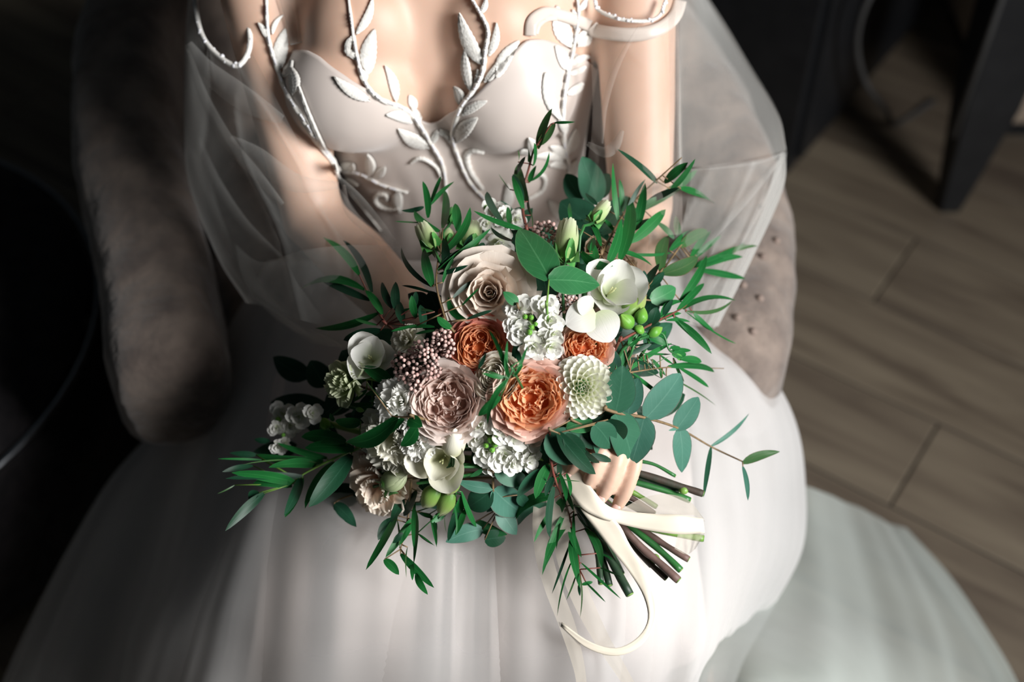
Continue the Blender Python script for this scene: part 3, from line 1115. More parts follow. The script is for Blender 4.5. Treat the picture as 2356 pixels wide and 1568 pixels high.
# picture right: upright fold beside the arm, sheet stretched out to the chair arm
right = [
    [(1535, -60, 1.150), (1538, 60, 1.150), (1540, 180, 1.155), (1540, 290, 1.16), (1542, 390, 1.16)],
    [(1556, -60, 1.142), (1558, 60, 1.142), (1560, 180, 1.147), (1560, 290, 1.15), (1562, 390, 1.15)],
    [(1572, -60, 1.165), (1575, 60, 1.165), (1576, 180, 1.17), (1576, 290, 1.175), (1578, 385, 1.18)],
    [(1600, -60, 1.26), (1622, 60, 1.26), (1640, 180, 1.25), (1655, 290, 1.25), (1660, 380, 1.24)],
    [(1590, -60, 1.36), (1655, 50, 1.36), (1712, 150, 1.35), (1770, 255, 1.34), (1790, 350, 1.30)],
    [(1592, -60, 1.37), (1664, 50, 1.37), (1722, 150, 1.36), (1788, 265, 1.35), (1808, 345, 1.31)],
    [(1560, -60, 1.46), (1620, 60, 1.46), (1680, 170, 1.45), (1745, 290, 1.44), (1780, 370, 1.40)],
]
sheet('tulle_cape', right, 70, 60, M['tulle_cape'], wr(7.7, 2.0, 0.004))
rlow = [
    [(1500, 400, 1.17), (1500, 480, 1.165), (1490, 580, 1.155), (1480, 700, 1.15)],
    [(1600, 388, 1.19), (1585, 480, 1.175), (1560, 590, 1.165), (1540, 720, 1.16)],
    [(1700, 376, 1.23), (1650, 490, 1.20), (1610, 600, 1.185), (1580, 735, 1.18)],
    [(1770, 364, 1.27), (1720, 480, 1.22), (1660, 610, 1.20), (1610, 745, 1.20)],
    [(1806, 348, 1.30), (1780, 440, 1.26), (1712, 600, 1.23), (1640, 750, 1.23)],
    [(1808, 352, 1.32), (1800, 440, 1.31), (1728, 600, 1.28), (1652, 750, 1.27)],
    [(1790, 380, 1.40), (1770, 460, 1.40), (1700, 600, 1.37), (1630, 740, 1.35)],
]
sheet('tulle_cape', rlow, 80, 50, M['tulle_cape'], wr(2.2, 2.4, 0.012, (2.6, 0.5)))
sheet('tulle_cape', [[(q[0] - 8, q[1] + 4, q[2] + 0.012) for q in c] for c in rlow[1:]], 60, 40, M['tulle_cape'], wr(5.2, 2.4, 0.012, (3.2, 0.5)))
for pl, w in (([(1806, 352, 1.285), (1740, 430, 1.23), (1670, 510, 1.19), (1600, 590, 1.17)], 0.004),
              ([(1806, 356, 1.285), (1760, 450, 1.24), (1700, 560, 1.21), (1640, 660, 1.19)], 0.0035),
              ([(1806, 352, 1.285), (1740, 372, 1.25), (1660, 382, 1.22), (1590, 390, 1.19)], 0.0025)):
    fold_band(pl, w, M['tulle_cape'])
# sleeve on the picture's right arm
slr = [
    [(1352, 60, 1.20), (1362, 180, 1.18), (1362, 300, 1.175), (1352, 390, 1.18), (1370, 520, 1.17)],
    [(1400, 70, 1.165), (1412, 190, 1.15), (1410, 300, 1.145), (1405, 400, 1.15), (1415, 530, 1.15)],
    [(1460, 80, 1.15), (1465, 190, 1.14), (1468, 300, 1.14), (1465, 410, 1.14), (1470, 540, 1.14)],
    [(1520, 60, 1.155), (1525, 190, 1.15), (1528, 300, 1.15), (1530, 400, 1.15), (1530, 540, 1.145)],
    [(1560, 20, 1.19), (1565, 190, 1.19), (1568, 300, 1.19), (1570, 400, 1.19), (1570, 540, 1.18)],
]
sheet('sheer_sleeve', slr, 50, 60, M['tulle_sheer'], wr(3.9, 3.0, 0.006))
fold_band([(1432, 300, 1.13), (1415, 335, 1.13), (1390, 350, 1.13), (1352, 330, 1.15)], 0.005, M['tulle_cape'])
fold_band([(1470, 60, 1.13), (1420, 150, 1.13), (1392, 240, 1.13), (1385, 330, 1.14)], 0.003, M['tulle_sheer'])
edgeR = spline([onto(*k6(*q), 0.012, 1.15)[0] for q in ((980, -10), (1030, 50), (1100, 100), (1180, 125), (1270, 125), (1320, 90), (1345, 0))], 40)
beads(edgeR, 'bead_trim', 0.0017, 0.004)
v, f = tube(edgeR, 0.0018, seg=6)
mesh_obj('rolled_hem', v, f, M['embroidery'], bod)

# skirt lining: opaque, over the thighs, off the knees, to the floor
Z = 'z'
def folds(amp0, amp1, freq, seed, v0=0.35):
    def fn(u, v, p):
        k = amp0 + (amp1 - amp0) * max(0, (v - v0) / (1 - v0))
        s = u * freq + 0.35 * noise.noise(Vector((u * 3, v * 0.7, seed)))
        a = math.sin(s * 2 * math.pi) + 0.5 * math.sin(s * 4.7 * math.pi + seed) + 1.2 * noise.noise(Vector((u * freq * 1.3, v * 0.6, seed + 4)))
        return Vector((0.0, -0.45, 0.8)) * (k * a * 0.6 * max(0.0, math.sin(math.pi * min(1, max(0, u)))) ** 0.6)
    return fn


lining = []
rows = [(600, 690, 1500, .64), (720, 640, 1545, .606), (860, 600, 1570, .604), (980, 580, 1580, .606), (1110, 565, 1590, .606), (1250, 552, 1600, .602), (1360, 540, 1615, .580), (1460, 528, 1625, .540),
        (1568, 510, 1640, .46), (1800, 480, 1650, .24), (2150, 460, 1660, .03)]
for s in (-0.02, 0.0, 0.07, 0.25, 0.42, 0.5, 0.58, 0.75, 0.93, 1.0, 1.02):
    col = []
    for (y, xl, xr, z) in rows:
        x = xl + (xr - xl) * s
        dip = {0.0: 0.075, 1.0: 0.075, 0.07: 0.018, 0.93: 0.018, -0.02: 0.17, 1.02: 0.17}.get(s, 0.0)
        if s in (-0.02, 1.02):
            x += 30 if s < 0 else -30
        if 1100 < y < 1600:
            dip += {0.42: 0.006, 0.5: 0.014, 0.58: 0.006}.get(s, 0.0)
        col.append((x, y + (25 if s in (-0.02, 1.02) else 0), Z, max(0.01, z - dip)))
    lining.append(col)
sheet('skirt_lining', lining, 150, 110, M['lining'], folds(0.004, 0.030, 7, 2.2, 0.2))

# tulle overskirt in two layers, spreading over the chair and down to the floor
rows = [
    (600, [(640, .46), (620, .52), (700, .60), (850, .665), (1150, .675), (1400, .665), (1520, .60), (1580, .53), (1560, .47)]),
    (720, [(585, .40), (545, .47), (640, .58), (800, .625), (1150, .635), (1450, .63), (1590, .58), (1655, .50), (1620, .42)]),
    (850, [(510, .34), (470, .41), (580, .53), (770, .622), (1150, .630), (1500, .625), (1660, .60), (1765, .52), (1720, .38)]),
    (970, [(420, .28), (370, .35), (520, .50), (740, .622), (1150, .630), (1530, .625), (1720, .56), (1828, .45), (1780, .32)]),
    (1100, [(310, .22), (255, .29), (450, .46), (670, .615), (1150, .628), (1560, .615), (1755, .49), (1850, .37), (1795, .27)]),
    (1260, [(215, .17), (160, .24), (385, .42), (610, .605), (1150, .624), (1585, .60), (1755, .45), (1845, .32), (1780, .22)]),
    (1410, [(140, .12), (82, .19), (325, .37), (565, .575), (1150, .606), (1590, .56), (1705, .41), (1770, .29), (1710, .19)]),
    (1568, [(70, .07), (12, .14), (275, .30), (535, .52), (1150, .56), (1560, .50), (1650, .35), (1690, .24), (1640, .14)]),
    (1820, [(0, .03), (-80, .05), (200, .15), (500, .29), (1150, .34), (1500, .27), (1600, .15), (1640, .06), (1590, .03)]),
    (2200, [(-60, .01), (-120, .02), (150, .02), (480, .03), (1150, .03), (1480, .03), (1620, .03), (1680, .02), (1600, .01)]),
]
over = [[(r[1][c][0], r[0], Z, r[1][c][1]) for r in rows] for c in range(9)]
sheet('tulle_overskirt', over, 170, 90, M['tulle_skirt'], folds(0.004, 0.026, 8, 6.1, 0.15))
over2 = [[(r[1][c][0] + (600 - r[1][c][0]) * (0.10 if c < 3 else 0) + (1600 - r[1][c][0]) * (0.0 if c < 6 else 0.06), r[0], Z, max(0.01, r[1][c][1] - 0.008)) for r in rows] for c in range(9)]
sheet('tulle_overskirt', over2, 150, 80, M['tulle_skirt'], folds(0.003, 0.020, 7, 9.4, 0.15))
# the inner fold of net on the picture's left, nearer the lining
inner = [
    [(560, 760, Z, .40), (470, 940, Z, .34), (400, 1110, Z, .29), (350, 1300, Z, .26), (300, 1450, Z, .22), (270, 1600, Z, .2), (220, 1800, Z, .1)],
    [(620, 760, Z, .50), (520, 940, Z, .45), (450, 1110, Z, .42), (400, 1300, Z, .38), (350, 1450, Z, .33), (320, 1600, Z, .28), (280, 1800, Z, .12)],
    [(700, 780, Z, .58), (600, 940, Z, .53), (530, 1110, Z, .50), (480, 1300, Z, .46), (430, 1450, Z, .40), (400, 1600, Z, .33), (380, 1800, Z, .16)],
    [(760, 800, Z, .60), (660, 960, Z, .585), (600, 1110, Z, .57), (550, 1300, Z, .53), (520, 1450, Z, .47), (500, 1600, Z, .40), (480, 1800, Z, .2)],
]
sheet('tulle_overskirt', inner, 60, 60, M['tulle_skirt'], folds(0.004, 0.014, 4, 1.1, 0.1))
# train lying on the floor to the right
train = [
    [(1530, 1120, Z, .15), (1530, 1250, Z, .20), (1530, 1400, Z, .40), (1530, 1568, Z, .44), (1530, 1750, Z, .22)],
    [(1740, 1100, Z, .18), (1740, 1250, Z, .24), (1745, 1400, Z, .34), (1740, 1568, Z, .50), (1760, 1750, Z, .34)],
    [(1860, 1120, Z, .22), (1880, 1260, Z, .22), (1900, 1400, Z, .26), (1920, 1568, Z, .40), (1940, 1750, Z, .18)],
    [(1960, 1160, Z, .09), (2010, 1290, Z, .12), (2060, 1420, Z, .14), (2100, 1568, Z, .18), (2120, 1750, Z, .10)],
    [(2040, 1200, Z, .04), (2110, 1310, Z, .07), (2180, 1430, Z, .08), (2230, 1568, Z, .08), (2260, 1750, Z, .05)],
    [(2085, 1215, Z, .012), (2180, 1320, Z, .015), (2262, 1440, Z, .02), (2335, 1568, Z, .02), (2400, 1750, Z, .02)],
    [(2060, 1225, Z, .006), (2150, 1335, Z, .007), (2230, 1450, Z, .008), (2300, 1575, Z, .008), (2360, 1750, Z, .008)],
]
sheet('tulle_train', train, 80, 60, M['tulle_train'], folds(0.008, 0.018, 4, 3.3, 0.0))
# sheer strap rising from the bodice on the picture's left
strap([(690, -20), (715, 60), (742, 140), (770, 260)], 0.007, 0.004, kf=k5, mat='tulle_cape', name='sheer_strap')

# ------------------------------------------------------------------ the bouquet
rnd = random.Random(42)


def dome(x, y):
    """distance of the bouquet's surface: a dome over the lap, kept clear of chest and skirt"""
    r2 = ((x - 1170) / 480) ** 2 + ((y - 860) / 440) ** 2
    d = 1.035 + 0.125 * r2
    k = (784 - y) / F
    lap = (1.577 - 0.645) / (0.743 - 0.669 * k)
    d = min(d, lap)
    if 560 < x < 1600:
        d = min(d, 0.885 / (0.669 + 0.743 * k))
    return min(d, 1.24)


B0 = P(1300, 1085, 1.112)     # where the stems are bound
BDIR = (P(1540, 1270, 1.10) - B0).normalized()

G = lambda r, g, b: (r, g, b)
M['leaf_willow'] = leaf_mat('willow_leaf', (0.012, 0.145, 0.028), (0.007, 0.085, 0.020), (0.05, 0.26, 0.07), (0.04, 0.22, 0.06), rough=0.48, trans=0.12, side=0.15)
M['leaf_euc'] = leaf_mat('eucalyptus_leaf', (0.07, 0.20, 0.145), (0.04, 0.14, 0.095), (0.13, 0.28, 0.21), (0.10, 0.10, 0.08), rough=0.5, trans=0.08)
M['leaf_big'] = leaf_mat('broad_leaf', (0.035, 0.20, 0.065), (0.02, 0.12, 0.04), (0.10, 0.30, 0.13), (0.08, 0.20, 0.08), rough=0.4, trans=0.1)
M['leaf_shaded'] = leaf_mat('shaded_leaf', (0.008, 0.055, 0.024), (0.005, 0.030, 0.014), (0.03, 0.10, 0.06), (0.02, 0.05, 0.03), rough=0.45, trans=0.05)  # shade put into the colour: darkened green for leaves lying in shadow
M['leaf_olive'] = leaf_mat('olive_leaf', (0.045, 0.13, 0.035), (0.03, 0.08, 0.03), (0.12, 0.16, 0.07), (0.14, 0.06, 0.03), rough=0.42, trans=0.12)
M['twig'] = plain('twig', (0.23, 0.15, 0.07), (0.15, 0.10, 0.05), rough=0.6, scale=200)
M['twig_red'] = plain('red_twig', (0.20, 0.05, 0.04), (0.13, 0.05, 0.03), rough=0.5, scale=200)
M['stem_green'] = plain('green_stem', (0.03, 0.16, 0.035), (0.02, 0.10, 0.03), rough=0.4, scale=60)
M['stem_light'] = plain('light_green_stem', (0.20, 0.36, 0.07), (0.12, 0.26, 0.05), rough=0.4, scale=60)
M['stem_dark'] = plain('dark_green_stem', (0.012, 0.035, 0.018), (0.02, 0.05, 0.02), rough=0.5, scale=60)
M['stem_brown'] = plain('brown_stem', (0.17, 0.10, 0.085), (0.10, 0.065, 0.05), rough=0.6, scale=90)
M['stem_bark'] = plain('dark_bark_stem', (0.055, 0.035, 0.025), (0.03, 0.035, 0.02), rough=0.7, scale=90, bump_s=0.5)
M['bud_green'] = petal_mat('green_bud', (0.07, 0.26, 0.03), (0.16, 0.42, 0.05), (0.24, 0.46, 0.08), 0.15, 0.35)
M['bud_olive'] = petal_mat('olive_bud', (0.10, 0.24, 0.04), (0.28, 0.40, 0.10), (0.46, 0.46, 0.20), 0.15, 0.4)
M['calyx'] = petal_mat('calyx', (0.05, 0.20, 0.04), (0.05, 0.24, 0.05), (0.10, 0.30, 0.07), 0.1, 0.45)
M['blush_out'] = petal_mat('blush_outer', (0.60, 0.54, 0.40), (0.80, 0.66, 0.59), (0.84, 0.73, 0.67), 0.25)
M['blush_in'] = petal_mat('blush_inner', (0.62, 0.33, 0.25), (0.78, 0.56, 0.48), (0.85, 0.71, 0.64), 0.25)
M['cream_out'] = petal_mat('cream_rose_outer', (0.66, 0.58, 0.42), (0.80, 0.69, 0.59), (0.83, 0.74, 0.65), 0.25)
M['cream_in'] = petal_mat('cream_rose_inner', (0.68, 0.46, 0.34), (0.80, 0.64, 0.53), (0.83, 0.73, 0.63), 0.25)
M['peach_out'] = petal_mat('peach_outer', (0.85, 0.42, 0.22), (0.88, 0.50, 0.36), (0.88, 0.62, 0.53), 0.3)
M['peach_in'] = petal_mat('peach_inner', (0.90, 0.17, 0.05), (0.95, 0.38, 0.15), (0.96, 0.62, 0.38), 0.35)
M['coral_out'] = petal_mat('coral_outer', (0.62, 0.24, 0.12), (0.68, 0.20, 0.13), (0.72, 0.27, 0.20), 0.28)
M['coral_in'] = petal_mat('coral_inner', (0.70, 0.18, 0.05), (0.74, 0.26, 0.10), (0.80, 0.42, 0.22), 0.3)
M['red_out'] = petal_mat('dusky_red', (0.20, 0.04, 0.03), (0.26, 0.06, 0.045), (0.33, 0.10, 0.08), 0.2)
M['white'] = petal_mat('white_petal', (0.66, 0.74, 0.46), (0.80, 0.80, 0.74), (0.85, 0.84, 0.80), 0.25, vein=0.07)
M['white_dahlia'] = petal_mat('dahlia_petal', (0.76, 0.79, 0.48), (0.88, 0.88, 0.76), (0.90, 0.89, 0.80), 0.25, vein=0.06)
M['cream'] = petal_mat('cream_petal', (0.58, 0.60, 0.30), (0.76, 0.74, 0.60), (0.82, 0.80, 0.70), 0.25, vein=0.08)
M['ranunc'] = petal_mat('ranunculus_petal', (0.60, 0.56, 0.34), (0.76, 0.70, 0.54), (0.84, 0.79, 0.67), 0.22, vein=0.10)
M['lisi'] = petal_mat('lisianthus_petal', (0.26, 0.46, 0.12), (0.55, 0.66, 0.34), (0.74, 0.78, 0.56), 0.25, vein=0.15)
M['peach_carn'] = petal_mat('peach_carnation_petal', (0.82, 0.42, 0.28), (0.88, 0.70, 0.56), (0.88, 0.80, 0.69), 0.28)
M['beige'] = petal_mat('beige_petal', (0.42, 0.27, 0.16), (0.58, 0.42, 0.29), (0.66, 0.52, 0.38), 0.25)
M['berry'] = plain('rice_berry', (0.62, 0.36, 0.32), (0.78, 0.60, 0.54), rough=0.5, scale=260)
M['berry_dark'] = plain('rice_twig', (0.10, 0.04, 0.035), rough=0.7)


def facing(px, py, tilt=0.35, extra=(0, 0)):
    """outward direction of the dome at a spot: towards the camera, leaning away from the middle"""
    ox, oy = (px - 1170) / 450 * tilt + extra[0], -(py - 860) / 450 * tilt + extra[1]
    return (-DIR * 1.0 + RIGHT * ox + UP * oy).normalized()


def head_matrix(px, py, depth, nrm, spin=0.0):
    loc = P(px, py, depth)
    z = nrm
    x = RIGHT - z * RIGHT.dot(z)
    x.normalize()
    y = z.cross(x)
    m = Matrix((x, y, z)).transposed().to_4x4()
    return Matrix.Translation(loc) @ m @ Matrix.Rotation(spin, 4, 'Z')


def petal_data(name, fn, nu, nv, mat):
    vs, uv = [], []
    for j in range(nv + 1):
        for i in range(nu + 1):
            u, v = -1 + 2 * i / nu, j / nv
            vs.append(fn(u, v))
            uv.append(((u + 1) / 2, v))
    me = bpy.data.meshes.new(name)
    me.from_pydata([tuple(q) for q in vs], [], grid(nv + 1, nu + 1))
    ul = me.uv_layers.new(name='UVMap')
    fl = []
    for p in me.polygons:
        for vi in p.vertices:
            fl.extend(uv[vi])
    ul.data.foreach_set('uv', fl)
    me.polygons.foreach_set('use_smooth', [True] * len(me.polygons))
    me.materials.append(mat)
    return me


def put(name, me, parent, mat=None):
    o = bpy.data.objects.new(name, me)
    link(o, parent)
    if mat is not None:
        o.matrix_local = mat
    return o


def add_stem(head, mw, r=0.0017, mat='stem_green', start=-0.015, to=None):
    """the flower's own stem, running down into the binding"""
    inv = mw.inverted()
    a = mw @ Vector((0, 0, start))
    mid = a + (mw.to_3x3() @ Vector((0, 0, -1))) * 0.03
    b = to or (B0 + Vector((rnd.uniform(-1, 1), rnd.uniform(-1, 1), rnd.uniform(-0.5, 0.5))) * 0.012)
    q = spline([a, mid, a.lerp(b, 0.65) - (-DIR) * 0.012, b], 10)
    v, f = tube([inv @ p for p in q], r, seg=6)
    o = mesh_obj('stem', v, f, M[mat], head)
    return o


def cup_fn(R, r0, r1, z0, z1, W, flare, seed, ruffle=0.03, notch=0.2, tuck=0.0):
    """a petal wrapped about the flower's axis"""
    def fn(u, v):
        prof = v ** 0.62
        rho = r0 + (r1 - r0) * prof + flare * v ** 5 - tuck * v ** 6
        z = z0 + (z1 - z0) * (v ** 1.15) * (1 - notch * abs(u) ** 2.6) - 0.55 * max(flare, 0) * v ** 7
        th = u * W * (0.45 + 0.55 * math.sin(math.pi * min(v * 0.62 + 0.08, 0.5)))
        nz = noise.noise(Vector((u * 1.9, v * 2.2, seed)))
        nz2 = noise.noise(Vector((u * 5.5, v * 3, seed + 8)))
        rho += (nz * ruffle * 2.2 + nz2 * ruffle * 0.9) * v * v + 0.10 * r1 * abs(u) ** 3 * v ** 3 + 0.05 * r1 * max(0, 1 - abs(u) * 3) * v ** 6
        z += (nz2 * ruffle * 0.9 + nz * ruffle * 0.8) * v
        return Vector((rho * math.cos(th), rho * math.sin(th), z)) * R
    return fn


def hybrid_rose(name, label, px, py, rpx, outm, inm, dd=0.0, tilt=0.3, extra=(0, 0), spin=0.0, openness=1.0, group=None, drop=0):
    d = dome(px, py) + dd
    mw = head_matrix(px, py, d, facing(px, py, tilt, extra), spin)
    head = thing(name, label, 'flower', mat=mw, group=group)
    R = rpx * d / F
    layers = [(5, 0.96, -0.08, 0.20, 58, 0.055, 0), (4, 0.84, 0.14, 0.12, 66, 0.05, 0), (5, 0.66, 0.26, 0.07, 52, 0.045, 0),
              (5, 0.50, 0.34, 0.03, 54, 0.04, 1), (4, 0.37, 0.38, 0.02, 62, 0.035, 1),
              (3, 0.25, 0.41, 0.01, 80, 0.03, 1), (3, 0.15, 0.42, 0.0, 80, 0.02, 1), (2, 0.075, 0.41, 0.0, 110, 0.01, 1)]
    for li, (n, r1, z1, fl, W, ruf, inner) in enumerate(layers[drop:]):
        for k in range(n):
            sd = rnd.uniform(0, 99)
            me = petal_data('petal', cup_fn(R, 0.16 * r1 + 0.02, r1 * openness * rnd.uniform(0.95, 1.03), -0.62 + 0.02 * li, z1 + rnd.uniform(-.04, .04), math.radians(W), fl * 1.2, sd, ruf), 10, 9, M[inm if inner else outm])
            a = 2 * math.pi * (k + rnd.uniform(-.12, .12)) / n + li * 0.61
            sh = Matrix.Translation(Vector((rnd.uniform(-1, 1), rnd.uniform(-1, 1), 0)) * 0.03 * R) if li > 3 else Matrix()
            put('petal', me, head, sh @ Matrix.Rotation(a, 4, 'Z') @ Matrix.Rotation(math.radians(rnd.uniform(-7, 7)), 4, 'Y') @ Matrix.Rotation(math.radians(rnd.uniform(-6, 6)), 4, 'X'))
    add_stem(head, mw, 0.0025, start=-R * 0.6)
    sepals(head, R, -0.62)
    return head


def sepals(head, R, z0, n=5, L=0.75):
    me = petal_data('sepal', cup_fn(R, 0.05, L * 0.62, z0 - 0.02, z0 + 0.30, 0.22, 0.10, 3.0, 0.02, 0.9), 4, 6, M['calyx'])
    for k in range(n):
        put('sepal', me, head, Matrix.Rotation(2 * math.pi * k / n, 4, 'Z'))


def garden_rose(name, label, px, py, rpx, outm, inm, dd=0.0, tilt=0.3, extra=(0, 0), spin=0.0, ruffle=0.05, squash=1.0, inner_r=0.38):
    d = dome(px, py) + dd
    mw = head_matrix(px, py, d, facing(px, py, tilt, extra), spin) @ Matrix.Diagonal((1, squash, 1, 1))
    head = thing(name, label, 'flower', mat=mw)
    R = rpx * d / F
    for li, (n, r1, z1, fl, W, inner) in enumerate([(5, 1.0, -0.02, 0.13, 52, 0), (6, 0.95, 0.16, 0.05, 46, 0), (6, 0.89, 0.25, 0.01, 46, 0),
                                                    (7, 0.83, 0.30, -0.02, 40, 1), (7, 0.76, 0.30, -0.03, 40, 1), (6, 0.68, 0.27, -0.02, 42, 1)]):
        for k in range(n):
            me = petal_data('petal', cup_fn(R, 0.2 * r1, r1 * rnd.uniform(0.96, 1.03), -0.62, z1 + rnd.uniform(-.05, .05), math.radians(W * rnd.uniform(.9, 1.15)), fl, rnd.uniform(0, 99), ruffle, 0.22, 0.03 * inner), 10, 9, M[inm if inner else outm])
            put('petal', me, head, Matrix.Rotation(2 * math.pi * (k + rnd.uniform(-.15, .15)) / n + li * 0.7, 4, 'Z') @ Matrix.Rotation(math.radians(rnd.uniform(-6, 6)), 4, 'Y') @ Matrix.Rotation(math.radians(rnd.uniform(-7, 7)), 4, 'X'))
    # quartered heart: nested folded petals turning about five centres
    for q in range(5):
        a = 2 * math.pi * q / 5 + rnd.uniform(-.15, .15)
        for k in range(5):
            rr = 0.08 + 0.065 * k
            me = petal_data('petal', cup_fn(R, rr * 0.4, rr, -0.45, 0.10 + 0.035 * k + rnd.uniform(-.05, .05), math.radians(rnd.uniform(75, 105)), 0.015, rnd.uniform(0, 99), ruffle * 0.9, 0.12), 8, 7, M[inm])
            m_ = Matrix.Rotation(a, 4, 'Z') @ Matrix.Translation((inner_r * R - 0.02 * k * R, 0, 0)) @ Matrix.Rotation(rnd.uniform(-.45, .45) + (math.pi if k < 2 else 0), 4, 'Z') @ Matrix.Rotation(rnd.uniform(-.12, .12), 4, 'Y')
            put('petal', me, head, m_)
    v, f = ellipsoid((0, 0, -0.42 * R), (0.62 * R, 0.62 * R, 0.26 * R), 16, 8)
    mesh_obj('heart', v, f, M[inm], head, uvs=[(0.5, 0.2)] * len(v))
    for k in range(9):
        rr = rnd.uniform(0.08, 0.18)
        me = petal_data('petal', cup_fn(R, rr * 0.4, rr, -0.4, rnd.uniform(0.05, 0.2), math.radians(rnd.uniform(60, 110)), 0.02, rnd.uniform(0, 99), ruffle, 0.15), 8, 7, M[inm])
        put('petal', me, head, Matrix.Rotation(k * 2.4, 4, 'Z') @ Matrix.Translation((0.09 * R, 0, 0)))
    add_stem(head, mw, 0.0025, start=-R * 0.6)
    sepals(head, R, -0.62)
    return head


def flat_fn(L, W, cup, curl, seed, ruffle=0.0, rf=9, shape=0.8, tipcut=0.0):
    """a free petal lying along +X, hollow side +Z"""
    def fn(u, v):
        w = W * (math.sin(math.pi * min(0.985, 0.06 + 0.80 * v ** shape)) ** 0.75)
        y = u * w
        x = L * (v - tipcut * v * abs(u) ** 2)
        z = cup * w * (u * u) + curl * L * v * v
        if ruffle:
            z += ruffle * L * math.sin(u * rf + seed) * v ** 2 + ruffle * 0.7 * L * noise.noise(Vector((u * 4, v * 3, seed))) * v
            x += ruffle * 0.6 * L * noise.noise(Vector((u * 7, 1.3, seed))) * v ** 3
        return Vector((x, y, z))
    return fn


def dahlia(px, py, rpx):
    d = dome(px, py) - 0.018
    mw = head_matrix(px, py, d, facing(px, py, 0.2))
    head = thing('dahlia', 'white pompon dahlia with a pale yellow heart beside the peach rose', 'flower', mat=mw)
    R = rpx * d / F
    N = 118
    meshes = []
    for s in range(10):
        t = s / 9
        L = R * (0.16 + 0.40 * t)
        W = R * (0.060 + 0.135 * t)
        meshes.append(petal_data('petal', flat_fn(L, W, 1.25 - 0.85 * t, 0.12, s, 0, shape=1.0, tipcut=0.05), 6, 6, M['white_dahlia']))
    for k in range(N):
        t = (k + 0.5) / N
        phi = math.radians(4 + 108 * t ** 0.72)
        az = k * 2.39996
        me = meshes[min(9, int(t ** 0.55 * 10))]
        base = Vector((math.sin(phi) * 0.46, 0, math.cos(phi) * 0.40 - 0.22)) * R
        # direction: outward, leaning towards the tip of the dome
        el = math.radians(90) - phi * 0.92
        o = Matrix.Rotation(az, 4, 'Z') @ Matrix.Translation(base) @ Matrix.Rotation(-el, 4, 'Y')
        put('petal', me, head, o)
    v, f = ellipsoid((0, 0, -0.2 * R), (0.42 * R, 0.42 * R, 0.38 * R), 20, 12)
    mesh_obj('receptacle', v, f, M['calyx'], head)
    add_stem(head, mw, 0.0028, start=-R * 0.4)


def carnation(name, label, px, py, rpx, mat, dd=0, extra=(0, 0), n=34, ruffle=0.085, squash=1.0, spin=0.0, phimax=100):
    d = dome(px, py) + dd
    mw = head_matrix(px, py, d, facing(px, py, 0.45, extra), spin) @ Matrix.Diagonal((1, squash, 1, 1))
    head = thing(name, label, 'flower', mat=mw)
    R = rpx * d / F
    for k in range(n):
        t = (k + 0.5) / n
        phi = math.radians(8 + phimax * t ** 0.8)
        L = R * (0.72 + 0.33 * t)
        me = petal_data('petal', flat_fn(L, R * (0.26 + 0.16 * t), 0.3, rnd.uniform(-.12, .12), rnd.uniform(0, 9), ruffle, rnd.uniform(8, 12), 1.2), 14, 8, M[mat])
        el = math.radians(90) - phi
        o = Matrix.Rotation(k * 2.39996, 4, 'Z') @ Matrix.Translation((0.02 * R, 0, -0.55 * R)) @ Matrix.Rotation(-el, 4, 'Y') @ Matrix.Rotation(rnd.uniform(-.5, .5), 4, 'X')
        put('petal', me, head, o)
    v, f = tube([(0, 0, -0.5 * R), (0, 0, -0.9 * R), (0, 0, -1.0 * R)], [0.16 * R, 0.14 * R, 0.05 * R], seg=10)
    mesh_obj('calyx', v, f, M['calyx'], head)
    add_stem(head, mw, 0.0022, start=-R * 0.95)
    return head


def ranunculus(px, py, rpx):
    d = dome(px, py) + 0.002
    mw = head_matrix(px, py, d, facing(px, py, 0.2, (-0.55, 0.35)), 0.6)
    head = thing('ranunculus', 'cream ranunculus with tightly wrapped petals between the coral and peach roses', 'flower', mat=mw)
    R = rpx * d / F
    for li in range(14):
        t = li / 13
        n = 5 if li < 5 else 4
        for k in range(n):
            r1 = 1.0 - 0.90 * t
            me = petal_data('petal', cup_fn(R, 0.22 * r1, r1 * rnd.uniform(.97, 1.03), -0.7, 0.12 + 0.26 * math.sin(t * math.pi * 0.8), math.radians(50 + 14 * t), 0.05 if li < 3 else -0.03, rnd.uniform(0, 99), 0.025, 0.25, 0.06), 9, 7, M['cream' if li < 3 else 'ranunc'])
            put('petal', me, head, Matrix.Rotation(2 * math.pi * k / n + li * 0.47, 4, 'Z') @ Matrix.Rotation(math.radians(rnd.uniform(-3, 3)), 4, 'Y'))
    add_stem(head, mw, 0.0022, start=-R * 0.65)


